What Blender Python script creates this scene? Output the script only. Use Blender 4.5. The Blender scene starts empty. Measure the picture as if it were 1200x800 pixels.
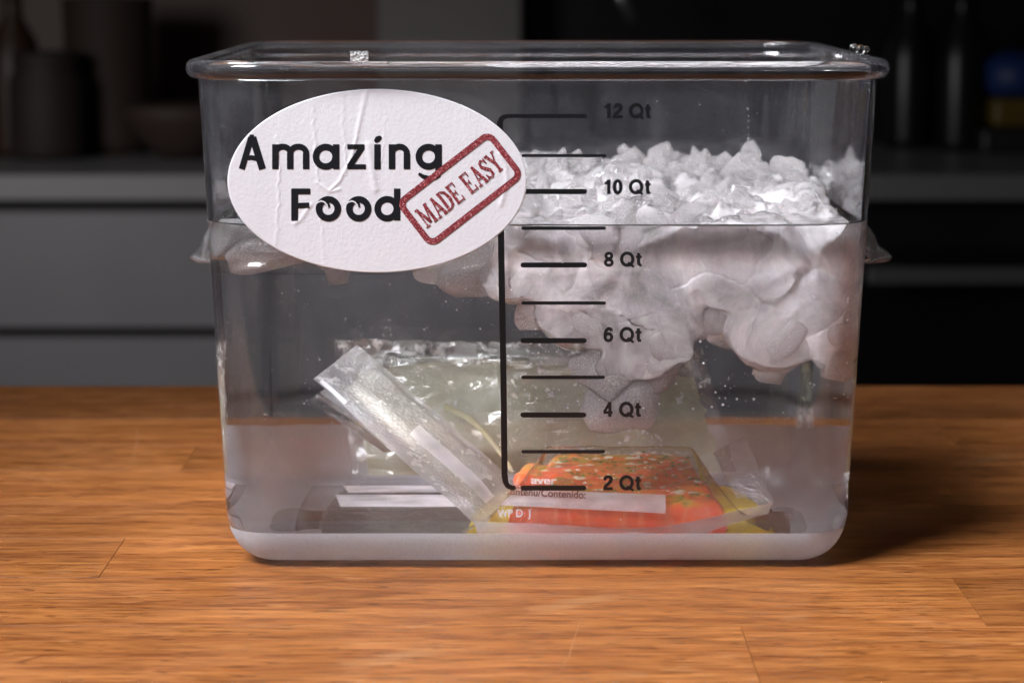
import bpy, bmesh, math, random
import numpy as np
from mathutils import Vector, Matrix, noise
random.seed(7); np.random.seed(7)
PI = math.pi
S = bpy.context.scene
COL = S.collection

# ------------------------------------------------------------ camera
CX, CY, CZ, PITCH, FPX = -.0104, -1.0, .244, math.radians(8.35), 2975.
cam = bpy.data.cameras.new('camera'); cam.sensor_width = 36; cam.lens = FPX / 1200 * 36
cam.clip_start = .02; cam.clip_end = 60
cam.dof.use_dof = True; cam.dof.focus_distance = 1.025; cam.dof.aperture_fstop = 12
co = bpy.data.objects.new('camera', cam); COL.objects.link(co)
co.location = (CX, CY, CZ); co.rotation_euler = (PI / 2 - PITCH, 0, 0)
S.camera = co
# ------------------------------------------------------------ world
w = bpy.data.worlds.new('World'); S.world = w; w.use_nodes = True
w.node_tree.nodes['Background'].inputs[0].default_value = (.75, .75, .9, 1)
w.node_tree.nodes['Background'].inputs[1].default_value = .018
# ------------------------------------------------------------ lamps
def area(name, loc, tgt, size, power, col, spread=180):
    l = bpy.data.lights.new(name, 'AREA'); l.shape = 'RECTANGLE'; l.size = size[0]; l.size_y = size[1]
    l.energy = power; l.color = col; l.spread = math.radians(spread)
    o = bpy.data.objects.new(name, l); COL.objects.link(o); o.location = loc
    o.rotation_euler = (Vector(tgt) - Vector(loc)).to_track_quat('-Z', 'Y').to_euler()
    return o
area('key_softbox', (-.72, -.66, 1.18), (.15, -.08, .02), (.60, .60), 9.4, (.93, .95, 1), 64)
area('top_softbox', (-.42, .30, 1.15), (.0, .12, .1), (.45, .35), 1.7, (.93, .95, 1), 70)
area('background_fill', (-1.0, .8, .35), (-.25, 2.1, -.16), (.4, .4), 1.6, (1, .97, .97), 84)  # fill light added out of view to brighten the rear cabinets
S.view_settings.view_transform = 'Standard'; S.view_settings.look = 'None'
S.view_settings.exposure = 0; S.view_settings.gamma = 1
# ------------------------------------------------------------ cycles
cy = S.cycles
cy.max_bounces = 40; cy.transmission_bounces = 32; cy.transparent_max_bounces = 32
cy.diffuse_bounces = 12; cy.glossy_bounces = 16
cy.caustics_reflective = True; cy.caustics_refractive = True; cy.blur_glossy = 0
cy.sample_clamp_indirect = 80; cy.use_adaptive_sampling = False
cy.use_denoising = True; cy.denoiser = 'OPENIMAGEDENOISE'
try:
    cy.use_guiding = True; cy.use_surface_guiding = True; cy.guiding_training_samples = 64
except Exception: pass

# ------------------------------------------------------------ pixel rays: where a thing seen in the photo stands at a chosen depth
KW = -.0087 / .183                                   # the walls lean outwards
def wally(z): return .005 + (z - .2) * KW            # outer face of the front wall
def ray(px, py):
    x = (px - 600) / FPX; y = -(py - 400) / FPX
    return Vector((x, math.cos(PITCH) + y * math.sin(PITCH), -math.sin(PITCH) + y * math.cos(PITCH))).normalized()
C0 = Vector((CX, CY, CZ))
def wall(px, py, proud=0.):
    d = ray(px, py)
    t = (.005 - proud + KW * (CZ - .2) - CY) / (d.y - KW * d.z)
    return C0 + d * t
def refr(px, py):
    d = ray(px, py); n = Vector((0, -1, KW)).normalized(); p = wall(px, py)
    c = -n.dot(d); e = 1 / 1.333
    return p, d * e + n * (e * c - math.sqrt(1 - e * e * (1 - c * c)))
def wy(px, py, Y):
    p, d = refr(px, py); return p + d * ((Y - p.y) / d.y)
def wz(px, py, Z):
    p, d = refr(px, py); return p + d * ((Z - p.z) / d.z)
def air(px, py, Y):
    d = ray(px, py); return C0 + d * ((Y - CY) / d.y)

# ------------------------------------------------------------ helpers
def link(name, me, mat=None, parent=None, smooth=False):
    o = bpy.data.objects.new(name, me); COL.objects.link(o)
    if mat and not me.materials: me.materials.append(mat)
    if parent: o.parent = parent; 
    if smooth:
        for p in me.polygons: p.use_smooth = True
    return o
def fin(name, bm, mat, parent=None, smooth=False):
    me = bpy.data.meshes.new(name); bm.to_mesh(me); bm.free()
    return link(name, me, mat, parent, smooth)
def empty(name, loc=(0, 0, 0)):
    o = bpy.data.objects.new(name, None); o.location = loc; COL.objects.link(o); o.empty_display_size = .02; return o
def tag(o, label=None, cat=None, group=None, kind=None):
    for k, v in (('label', label), ('category', cat), ('group', group), ('kind', kind)):
        if v: o[k] = v
    return o
def box(bm, x0, x1, y0, y1, z0, z1, bev=0, seg=1):
    r = bmesh.ops.create_cube(bm, size=1)
    for v in r['verts']:
        v.co = Vector(((x0 + x1) / 2 + v.co.x * (x1 - x0), (y0 + y1) / 2 + v.co.y * (y1 - y0), (z0 + z1) / 2 + v.co.z * (z1 - z0)))
    if bev:
        es = list({e for v in r['verts'] for e in v.link_edges})
        bmesh.ops.bevel(bm, geom=es, offset=bev, segments=seg, affect='EDGES', profile=.5)
def boxo(name, dims, mat, parent=None, bev=0, seg=1):
    bm = bmesh.new(); box(bm, *dims, bev=bev, seg=seg); return fin(name, bm, mat, parent)
def grid(name, fn, nu, nv, mat, parent=None, smooth=True, keep=None):
    vs = [tuple(fn(i / nu, j / nv)) for j in range(nv + 1) for i in range(nu + 1)]
    fs = []
    for j in range(nv):
        for i in range(nu):
            if keep and not keep((i + .5) / nu, (j + .5) / nv): continue
            a = j * (nu + 1) + i; fs.append((a, a + 1, a + nu + 2, a + nu + 1))
    me = bpy.data.meshes.new(name); me.from_pydata(vs, [], fs); me.update()
    return link(name, me, mat, parent, smooth)

# ------------------------------------------------------------ materials
class N:
    def __init__(s, name):
        s.m = bpy.data.materials.new(name); s.m.use_nodes = True; s.t = s.m.node_tree; s.t.nodes.clear()
        s.out = s.t.nodes.new('ShaderNodeOutputMaterial')
    def n(s, typ, **k):
        nd = s.t.nodes.new('ShaderNode' + typ)
        for a, v in k.items():
            if a.startswith('_'): setattr(nd, a[1:], v)
            else: s.set(nd, a, v)
        return nd
    def set(s, nd, key, v):
        key = key.replace('__', ' ')
        i = nd.inputs[int(key[1:])] if key[0] == 'i' and key[1:].isdigit() else nd.inputs[key]
        if isinstance(v, bpy.types.NodeSocket): s.t.links.new(v, i)
        else: i.default_value = v
    def surf(s, sock): s.t.links.new(sock, s.out.inputs[0]); return s.m
    def coord(s, kind='Object', scale=(1, 1, 1), rnd=False):
        tc = s.n('TexCoord'); v = tc.outputs[kind]
        if rnd:
            oi = s.n('ObjectInfo'); m = s.n('Math', _operation='MULTIPLY', i0=oi.outputs['Random'], i1=37.)
            ad = s.n('VectorMath', _operation='ADD'); s.t.links.new(v, ad.inputs[0]); s.t.links.new(m.outputs[0], ad.inputs[1]); v = ad.outputs[0]
        mp = s.n('Mapping'); mp.inputs['Scale'].default_value = scale; s.t.links.new(v, mp.inputs[0]); return mp.outputs[0]
    def noise(s, vec, scale, detail=4, rough=.5, dist=0.):
        nd = s.n('TexNoise', Scale=scale, Detail=detail, Roughness=rough, Distortion=dist); s.t.links.new(vec, nd.inputs['Vector']); return nd.outputs[0]
    def ramp(s, fac, stops, interp='LINEAR'):
        r = s.n('ValToRGB'); r.color_ramp.interpolation = interp; e = r.color_ramp.elements
        while len(e) < len(stops): e.new(.5)
        for k, (p, c) in enumerate(stops):
            e[k].position = p; e[k].color = (c, c, c, 1) if isinstance(c, (int, float)) else (*c, 1)
        s.t.links.new(fac, r.inputs[0]); return r.outputs[0]
    def mixc(s, f, a, b, bt='MIX'):
        m = s.n('Mix', _data_type='RGBA', _blend_type=bt)
        for idx, v in ((0, f), (6, a), (7, b)):
            if isinstance(v, bpy.types.NodeSocket): s.t.links.new(v, m.inputs[idx])
            else: m.inputs[idx].default_value = v if idx == 0 else (*v, 1)
        return m.outputs[2]
    def math(s, op, a, b=0., c=0.):
        return s.n('Math', _operation=op, i0=a, i1=b, i2=c).outputs[0]
    def bump(s, h, strength=.3, dist=.001):
        b = s.n('Bump', Strength=strength, Distance=dist, Height=h); return b.outputs[0]
    def mix(s, f, a, b):
        m = s.n('MixShader'); 
        if isinstance(f, bpy.types.NodeSocket): s.t.links.new(f, m.inputs[0])
        else: m.inputs[0].default_value = f
        s.t.links.new(a, m.inputs[1]); s.t.links.new(b, m.inputs[2]); return m.outputs[0]
def pbr(name, col, rough=.5, metal=0., spec=.5, bump=None):
    k = N(name); p = k.n('BsdfPrincipled', Roughness=rough, Metallic=metal)
    p.inputs['Base Color'].default_value = (*col, 1); p.inputs['Specular IOR Level'].default_value = spec
    if bump:
        p.inputs['Roughness'].default_value = rough
        k.t.links.new(k.bump(k.noise(k.coord(), bump[0], 5), bump[1], bump[2]), p.inputs['Normal'])
    nz = k.noise(k.coord(), 7, 4)
    k.t.links.new(k.mixc(nz, tuple(c * .86 for c in col), tuple(min(1, c * 1.1) for c in col)), p.inputs['Base Color'])
    return k.surf(p.outputs[0])

def m_plastic(name, haze, rough=0.0, seed=0., body=(.998, .998, .998)):
    k = N(name); v = k.coord()
    scratch = k.noise(k.coord(scale=(1, 1, .35)), 90, 6, .65)
    bmp = k.bump(k.noise(v, 30, 2), .025, .002)
    g = k.n('BsdfGlass', IOR=1.52, Roughness=rough, Normal=bmp); g.inputs['Color'].default_value = (*body, 1)
    d = k.n('BsdfDiffuse'); d.inputs['Color'].default_value = (.78, .78, .85, 1)
    big = k.noise(v, 14, 3)
    f = k.math('MULTIPLY', k.ramp(scratch, [(.35, .25), (.75, 1.)]), k.ramp(big, [(.3, .45), (.7, 1.)]))
    return k.surf(k.mix(k.math('MULTIPLY', f, haze), g.outputs[0], d.outputs[0]))
M_body = m_plastic('clear_polycarbonate', .05)
M_clear = m_plastic('clean_polycarbonate', .022)
M_rim = m_plastic('rim_polycarbonate', .05, .015)
def m_frost():
    k = N('frosted_polycarbonate'); v = k.coord()
    h = k.noise(v, 1100, 3, .7)
    bmp = k.bump(h, .9, .0008)
    g = k.n('BsdfGlass', IOR=1.3, Roughness=.34, Normal=bmp); g.inputs['Color'].default_value = (.97, .97, .98, 1)
    d = k.n('BsdfDiffuse', Normal=bmp); d.inputs['Color'].default_value = (.70, .74, .82, 1)
    tr = k.n('BsdfTranslucent'); tr.inputs['Color'].default_value = (.80, .85, .95, 1)
    a = k.mix(.30, d.outputs[0], tr.outputs[0])
    sp_ = k.ramp(h, [(.40, .54), (.62, .84)])
    return k.surf(k.mix(sp_, g.outputs[0], a))
M_frost = m_frost()
def m_water():
    k = N('water'); g = k.n('BsdfGlass', IOR=1.333, Roughness=0.)
    g.inputs['Color'].default_value = (1, 1, 1, 1)
    return k.surf(g.outputs[0])
M_water = m_water()
def m_ice():
    k = N('milky_ice'); v = k.coord(rnd=True)
    n1 = k.noise(v, 38, 6, .6, .6)
    wv_ = k.n('VectorMath', _operation='MULTIPLY_ADD'); nz_ = k.n('TexNoise', Scale=35., Detail=3.); k.t.links.new(v, nz_.inputs['Vector'])
    k.t.links.new(nz_.outputs[1], wv_.inputs[0]); wv_.inputs[1].default_value = (.022,) * 3; k.t.links.new(v, wv_.inputs[2])
    vc = k.n('TexVoronoi', Scale=42.); ve = k.n('TexVoronoi', Scale=42., _feature='DISTANCE_TO_EDGE')
    for q_ in (vc, ve): k.t.links.new(wv_.outputs[0], q_.inputs['Vector'])
    crack = k.ramp(ve.outputs[0], [(0., 1.), (.05, 0.)])
    cellr = k.n('SeparateColor'); k.t.links.new(vc.outputs['Color'], cellr.inputs[0])
    bmp = k.bump(k.math('ADD', k.noise(v, 70, 6, .62), k.math('MULTIPLY', crack, -.15)), .75, .003)
    veil = k.math('MAXIMUM', k.math('MULTIPLY', k.ramp(n1, [(.35, .32), (.64, .90)]), k.math('MULTIPLY_ADD', cellr.outputs[1], .25, .78)), k.math('MULTIPLY', crack, .2))
    col = k.mixc(k.math('ADD', k.math('MULTIPLY', k.noise(v, 22, 3), .5), k.math('MULTIPLY', cellr.outputs[0], .5)), (.79, .725, .738), (.92, .895, .91))
    col = k.mixc(k.math('MULTIPLY', crack, .12), col, (.99, .985, .99))
    col = k.mixc(k.ramp(k.noise(v, 55, 3), [(.70, 0.), (.78, .35)]), col, (.72, .50, .42))
    ss = k.n('SubsurfaceScattering', Normal=bmp, Color=col, Scale=.006); ss.inputs['Radius'].default_value = (1, .95, .95)
    d = k.n('BsdfDiffuse', Normal=bmp, Color=col)
    dt = k.mix(.35, d.outputs[0], ss.outputs[0])
    t = k.n('BsdfTransparent'); t.inputs[0].default_value = (.985, .985, .99, 1)
    geo = k.n('NewGeometry'); sz = k.n('SeparateXYZ'); k.t.links.new(geo.outputs['Position'], sz.inputs[0])
    top_veil = k.ramp(k.math('MULTIPLY', k.math('SUBTRACT', sz.outputs[2], .1400), 60.), [(.02, 1.), (.4, .44)])   # the heap top is glassier, its thinner veil also tones down direct light
    veil = k.math('MULTIPLY', veil, top_veil)
    a = k.mix(veil, t.outputs[0], dt)
    gl = k.n('BsdfGlossy', Roughness=.05, Normal=bmp)
    fr = k.n('Fresnel', IOR=1.36, Normal=bmp)
    return k.surf(k.mix(fr.outputs[0], a, gl.outputs[0]))
M_ice = m_ice()
def m_clear_ice(name='clear_ice', ior=1.07, lo=.12, hi=.72):
    k = N(name); v = k.coord(rnd=True)
    bmp = k.bump(k.noise(v, 45, 4, .6), .5, .004)
    g = k.n('BsdfGlass', IOR=ior, Roughness=.03, Normal=bmp)
    d = k.n('BsdfTranslucent'); d.inputs[0].default_value = (.85, .82, .83, 1)
    d2 = k.n('BsdfDiffuse'); d2.inputs[0].default_value = (.85, .80, .80, 1)
    f = k.ramp(k.noise(v, 40, 5), [(.38, lo), (.62, hi)])
    return k.surf(k.mix(f, g.outputs[0], k.mix(.6, d.outputs[0], d2.outputs[0])))
M_cice = m_clear_ice()
M_shard = m_clear_ice('glassy_ice', 1.28, .03, .30)
def m_ink(name, col, rough=.45):
    k = N(name); p = k.n('BsdfPrincipled', Roughness=rough); p.inputs['Base Color'].default_value = (*col, 1)
    return k.surf(p.outputs[0])
M_ink = m_ink('black_ink', (.006, .006, .007), .35)
M_stick_ink = m_ink('sticker_ink', (.004, .004, .006), .75)
M_stick_ink.node_tree.nodes['Principled BSDF'].inputs['Specular IOR Level'].default_value = .2
def m_stamp():
    k = N('stamp_ink'); v = k.coord(kind='Object')
    n = k.noise(v, 1500, 3, .7)
    c = k.ramp(n, [(.40, (.115, .010, .014)), (.55, (.22, .022, .028)), (.66, (.55, .26, .28))])
    p = k.n('BsdfPrincipled', Roughness=.55); k.set(p, 'Base Color', c); return k.surf(p.outputs[0])
M_stamp = m_stamp()
def m_paper():
    k = N('sticker_paper'); v = k.coord()
    h = k.math('ADD', k.noise(v, 700, 4, .6), k.math('MULTIPLY', k.noise(k.coord(scale=(1, 1, .3)), 160, 4, .6), 1.2))
    p = k.n('BsdfPrincipled', Roughness=.42, Normal=k.bump(h, .22, .0006))
    k.set(p, 'Base Color', k.mixc(k.noise(v, 40, 3), (.60, .575, .60), (.635, .61, .635)))
    return k.surf(p.outputs[0])
M_paper = m_paper()
def m_wood():
    k = N('oiled_beech'); oi = k.n('ObjectInfo'); rn = oi.outputs['Random']
    va = k.coord(scale=(1.6, 8, 6), rnd=True); vb = k.coord(scale=(2.6, 26, 10), rnd=True); vc = k.coord(scale=(1.5, 13, 8), rnd=True)
    n1 = k.noise(va, 5, 4, .55, .4)
    n2 = k.noise(vb, 15, 4, .6, .08)
    n3 = k.noise(vc, 30, 3, .7)
    n4 = k.noise(k.coord(rnd=False), 5, 3)
    wv = k.n('TexWave', _wave_type='BANDS', _bands_direction='Y', Scale=7., Distortion=5.5, Detail=4., Detail__Scale=1.2, Detail__Roughness=.6)
    k.t.links.new(k.coord(scale=(.35, 2.2, 1), rnd=True), wv.inputs['Vector'])
    c = k.ramp(n1, [(.25, (.20, .064, .018)), (.5, (.38, .145, .045)), (.75, (.53, .245, .088))])
    c = k.mixc(.55, c, k.ramp(n2, [(.3, (.17, .050, .014)), (.55, (.43, .18, .060)), (.8, (.60, .30, .125))]))
    c = k.mixc(.28, c, k.ramp(wv.outputs[1], [(0, (.24, .09, .03)), (.5, (.44, .20, .075)), (1, (.50, .24, .09))]))
    pores = k.ramp(n3, [(.30, .35), (.44, 1.)])
    c = k.mixc(.6, c, pores, 'MULTIPLY')
    n5 = k.noise(k.coord(scale=(1.6, 30, 8), rnd=True), 14, 2, .6)
    c = k.mixc(.5, c, k.ramp(n5, [(.32, .35), (.40, 1.), (.66, 1.), (.74, 1.25)]), 'MULTIPLY')
    pr_ = k.noise(k.coord(scale=(1, 4.6, 4), rnd=True), 95, 1, .5)
    c = k.mixc(.8, c, k.ramp(pr_, [(.27, (.30, .22, .17)), (.33, (1, 1, 1))]), 'MULTIPLY')
    ry_ = k.noise(k.coord(scale=(1, 3.4, 1), rnd=True), 62, 1, .5, .3)
    c = k.mixc(k.ramp(ry_, [(.70, 0.), (.75, .38)]), c, (.66, .36, .17))
    n6 = k.noise(k.coord(scale=(1, 2.5, 1), rnd=True), 34, 2, .5, 1.2)
    c = k.mixc(.6, c, k.ramp(n6, [(.24, (.42, .30, .22)), (.29, (1, 1, 1))]), 'MULTIPLY')
    n7 = k.noise(k.coord(scale=(1, 1.6, 1)), 11, 5, .6, .8)
    c = k.mixc(k.ramp(n7, [(.62, 0.), (.72, .22)]), c, (.60, .42, .28))
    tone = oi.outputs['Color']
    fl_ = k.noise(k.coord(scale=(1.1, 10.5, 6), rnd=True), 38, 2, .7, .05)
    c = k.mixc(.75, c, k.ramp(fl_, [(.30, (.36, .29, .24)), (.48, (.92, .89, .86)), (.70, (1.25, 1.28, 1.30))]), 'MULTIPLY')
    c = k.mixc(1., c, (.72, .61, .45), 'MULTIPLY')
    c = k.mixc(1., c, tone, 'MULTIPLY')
    stain = k.ramp(n4, [(.35, (.86, .84, .82)), (.6, (1, 1, 1))])
    c = k.mixc(1., c, stain, 'MULTIPLY')
    p = k.n('BsdfPrincipled'); k.set(p, 'Base Color', c)
    k.set(p, 'Roughness', k.ramp(k.noise(k.coord(), 22, 4), [(.3, .30), (.7, .48)]))
    p.inputs['Specular IOR Level'].default_value = .45
    h = k.math('ADD', n2, k.math('MULTIPLY', n3, .8))
    k.set(p, 'Normal', k.bump(h, .14, .0006))
    return k.surf(p.outputs[0])
M_wood = m_wood()
M_seam = pbr('dark_glue_line', (.05, .022, .010), .8)

M_scr = pbr('pale_scratch', (.37, .18, .085), .5)
M_basep = pbr('dark_base_panel', (.06, .05, .05), .5)
# ------------------------------------------------------------ butcher-block worktop
TY1 = .0; 
_d = ray(600, 452); TBACK = CY + _d.y * (-CZ / _d.z)          # rear edge of the worktop
top = tag(empty('butcher_block_worktop', (0, 0, 0)), None, None, kind='structure')
boxo('core', (-.947, .947, -.24, TBACK - .002, -.036, -.0028), M_seam, top)
def zrow(py):
    d = ray(600, py); return CY + d.y * (-CZ / d.z)
rows = [TBACK, zrow(490), zrow(522), zrow(551), zrow(590), zrow(630), zrow(676), zrow(733), zrow(800) - .004]
while rows[-1] > -.21: rows.append(rows[-1] - .062)
fixed = {1: [-.30, .22], 2: [-.165 - .008, .35], 3: [-.35, .31], 4: [.05, -.33], 5: [-.178, .42], 6: [.168, -.42], 7: [-.46, .0755], 8: [-.2, .30], 0: [.12, -.5]}
for r in range(len(rows) - 1):
    y1, y0 = rows[r], rows[r + 1]
    js = [-.95, .95] + (fixed.get(r) or [random.uniform(-.6, -.1), random.uniform(.1, .6)])
    js += [x for x in (-.72 + random.uniform(-.08, .08), .70 + random.uniform(-.08, .08)) if all(abs(x - j) > .12 for j in js)]
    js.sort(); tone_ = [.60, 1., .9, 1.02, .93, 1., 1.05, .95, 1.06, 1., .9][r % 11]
    for a, b in zip(js[:-1], js[1:]):
        dz = random.uniform(-.00012, .00008)
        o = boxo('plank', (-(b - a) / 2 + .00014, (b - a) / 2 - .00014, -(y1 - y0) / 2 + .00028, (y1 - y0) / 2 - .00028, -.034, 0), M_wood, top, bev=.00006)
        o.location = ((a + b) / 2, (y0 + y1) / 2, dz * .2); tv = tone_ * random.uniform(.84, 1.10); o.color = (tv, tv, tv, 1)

for k_, pts_ in enumerate(([(158, 500), (161, 512), (160, 524), (156, 534), (152, 541)], [(682, 722), (674, 745), (667, 768), (655, 790)], [(283, 440 + 208), (287, 440 + 214)])):
    bm = bmesh.new(); L_ = []
    for (a_, b_) in pts_:
        d_ = ray(a_, b_); q_ = C0 + d_ * (-CZ / d_.z); L_.append((q_, min(1, .3 + .7 * math.sin(PI * len(L_) / max(1, len(pts_) - 1)))))
    vs_ = [(bm.verts.new((q_.x - .00016 * w_, q_.y, .00012)), bm.verts.new((q_.x + .00016 * w_, q_.y, .00012))) for q_, w_ in L_]
    for u_, v_ in zip(vs_[:-1], vs_[1:]): bm.faces.new((u_[0], u_[1], v_[1], v_[0]))
    for f in bm.faces:
        f.normal_update()
        if f.normal.z < 0: f.normal_flip()
    fin('scratch', bm, M_scr, top)
tag(boxo('island_base', (-.9, .9, -.19, TBACK - .05, -.898, -.0365), M_basep), kind='structure')

# ------------------------------------------------------------ swept rounded square
A, RC, YC = .1425, .035, .1425
def ring(o, z, na=16, ns=8):
    r = max(RC + o, .006); c = A + o - r; pts = []
    for q in range(4):
        sx, sy = ((1, 1), (-1, 1), (-1, -1), (1, -1))[q]
        for k in range(na + 1):
            a = q * PI / 2 + PI / 2 * k / na
            pts.append((sx * c + r * math.cos(a), YC + sy * c + r * math.sin(a), z))
        nx = ((-1, 1), (-1, -1), (1, -1), (1, 1))[q]
        a = (q + 1) * PI / 2; p0 = pts[-1]; p1 = (nx[0] * c + r * math.cos(a), YC + nx[1] * c + r * math.sin(a), z)
        for k in range(1, ns): pts.append(tuple(p0[i] + (p1[i] - p0[i]) * k / ns for i in range(3)))
    return pts
def loft(name, prof, mat, parent=None, cap0=False, cap1=False, flip=False):
    vs = []; fs = []
    for o, z in prof: vs += ring(o, z)
    n = len(vs) // len(prof)
    for j in range(len(prof) - 1):
        for i in range(n):
            a, b = j * n + i, j * n + (i + 1) % n; q = (a, b, b + n, a + n)
            fs.append(q[::-1] if flip else q)
    if cap0: f = tuple(range(n)); fs.append(f if flip else f[::-1])
    if cap1: f = tuple(range((len(prof) - 1) * n, len(prof) * n)); fs.append(f[::-1] if flip else f)
    me = bpy.data.meshes.new(name); me.from_pydata(vs, [], fs); me.update()
    for p in me.polygons: p.use_smooth = len(p.vertices) == 4
    return link(name, me, mat, parent)
H = .208
def oo(z): return -.005 - KW * (z - .2) * 1. * (-1) if False else -.005 + (z - .2) * (-KW)   # outer offset of the wall at height z
T = .0023
def join(a, b):
    a.data.materials  # both lofts become one mesh
    bm = bmesh.new(); bm.from_mesh(a.data); bm.from_mesh(b.data); bm.to_mesh(a.data); bm.free()
    me = b.data; bpy.data.objects.remove(b); bpy.data.meshes.remove(me)
ZF, ZB = .0160, .0395                                   # frosted line; start of the bottom fillet
RF = .0290
def fillet(o1, z1, z0, rr, n=18, PW=2 / 2.1): return [(o1 - rr * (1 - max(0, math.cos(PI / 2 * k / n)) ** PW), z0 + (z1 - z0) * (1 - math.sin(PI / 2 * k / n) ** PW)) for k in range(n + 1)]
cont = tag(empty('food_storage_container', (0, .1425, 0)), 'clear square plastic food container full of water and ice on the wooden worktop', 'container')
INV = Matrix.Translation((0, -.1425, 0))
def under(o, parent=cont):
    o.parent = parent; o.matrix_parent_inverse = INV; return o
ZO = .030
fo = fillet(oo(ZO), ZO, .0008, .0245, PW=2 / 2.7); fi = fillet(oo(ZB) - T, ZB, .0032, RF - T + .0006)
fo_up = [p for p in fo if p[1] > ZF]; fo_dn = [p for p in fo if p[1] <= ZF]
def at_z(prof, z):
    for (a, b) in zip(prof[:-1], prof[1:]):
        if a[1] >= z > b[1] - 1e-9: t = (a[1] - z) / (a[1] - b[1]); return (a[0] + (b[0] - a[0]) * t, z)
seam_o = at_z(fo, ZF); seam_i = at_z(fi, ZF)
RS = .2003
walls_out = [(oo(z), z) for z in (RS, .16, .12, .08, .04)]
body = under(loft('body', walls_out + fo_up + [seam_o], M_body, flip=True))
b2 = loft('body_inner', [(oo(z) - T, z) for z in (RS, .16, .12, .08, .04)] + [p for p in fi if p[1] > ZF] + [seam_i], M_clear, flip=False)
b2.data.materials.clear()
bm = bmesh.new(); bm.from_mesh(body.data); nf = len(bm.faces); bm.from_mesh(b2.data); bm.faces.ensure_lookup_table()
for f in bm.faces[nf:]: f.material_index = 1
for f in bm.faces[:nf]:       # frost raised on sides and rear, standing in for the curved wall's refracted glow
    c_ = f.calc_center_median()
    if c_.z < .0285 and c_.y > .045 + (c_.z - .016) * 2.5: f.material_index = 2
bm.to_mesh(body.data); bm.free(); bpy.data.objects.remove(b2); body.data.materials.append(M_clear); body.data.materials.append(M_frost)
# base: frosted fillet outside, clear inside, clear flat floor
base = loft('frosted_base', [seam_o] + fo_dn, M_frost, flip=True, cap1=True)
bi = loft('base_inner', [seam_i] + [p for p in fi if p[1] <= ZF], M_clear, flip=False, cap1=True)
bi.data.materials.clear()
bm = bmesh.new(); bm.from_mesh(base.data); nf = len(bm.faces)
bm.faces.ensure_lookup_table()
for f in bm.faces:
    if len(f.verts) > 4: f.material_index = 1
bm.from_mesh(bi.data); bm.faces.ensure_lookup_table()
for f in bm.faces[nf:]: f.material_index = 1
bm.to_mesh(base.data); bm.free(); bpy.data.objects.remove(bi); base.data.materials.append(M_clear)
under(base); base['label'] = 'frosted rounded bottom band'
rimp = [(oo(RS), RS), (-.0046, .2004), (-.0032, .2004), (-.0018, .2009), (-.0006, .2022), (0, .2040), (-.0002, .2058), (-.0012, .2072), (-.0028, .2079), (-.0050, .2080),
        (-.0066, .2074), (-.0074, .2062), (oo(.2045) - T, .2045), (oo(RS) - T, RS)]
rim = under(loft('rim', rimp[::-1], M_rim, flip=True))

def handle(sx):
    prof = [(-.0012, .1325), (.005, .1322), (.010, .1305), (.0148, .1272), (.0182, .1226), (.0198, .1178), (.0202, .1150), (.0225, .1143), (.0258, .1140), (.0266, .1133), (.0258, .1124), (.019, .1122),
            (.0182, .1135), (.0180, .1170), (.0166, .1214), (.0136, .1256), (.0092, .1286), (.0045, .1302), (-.0012, .1304)]
    n = 40; vs = []; fs = []
    for i in range(n + 1):
        s = -1 + 2 * i / n; e = (1 - abs(s) ** 6) ** (1 / 2.2) if abs(s) < 1 else 0
        for (q, z) in prof:
            zz = .112 + (z - .112) * (.25 + .75 * e) if q > 0 else z - (1 - e) * .012
            vs.append((sx * (A + oo(.122) + max(q * (.93 if sx > 0 else .74), -.0012) * max(e, .02)),   .1425 + s * .040, zz + .0042))
    m = len(prof)
    for i in range(n):
        for j in range(m - 1):
            a = i * m + j; f = (a, a + 1, a + m + 1, a + m); fs.append(f if sx < 0 else f[::-1])
    me = bpy.data.meshes.new('handle'); me.from_pydata(vs, [], fs); me.update()
    bm = bmesh.new(); bm.from_mesh(me); bmesh.ops.recalc_face_normals(bm, faces=bm.faces); bm.to_mesh(me); bm.free()
    o = link('handle', me, M_hand, None, True); under(o)
M_hand = N('handle_polycarbonate'); _g = M_hand.n('BsdfGlass', IOR=1.5, Roughness=.01); _d = M_hand.n('BsdfDiffuse'); _d.inputs[0].default_value = (.8, .8, .84, 1); M_hand = M_hand.surf(M_hand.mix(.03, _g.outputs[0], _d.outputs[0]))
for sx in (-1, 1): handle(sx)

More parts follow.
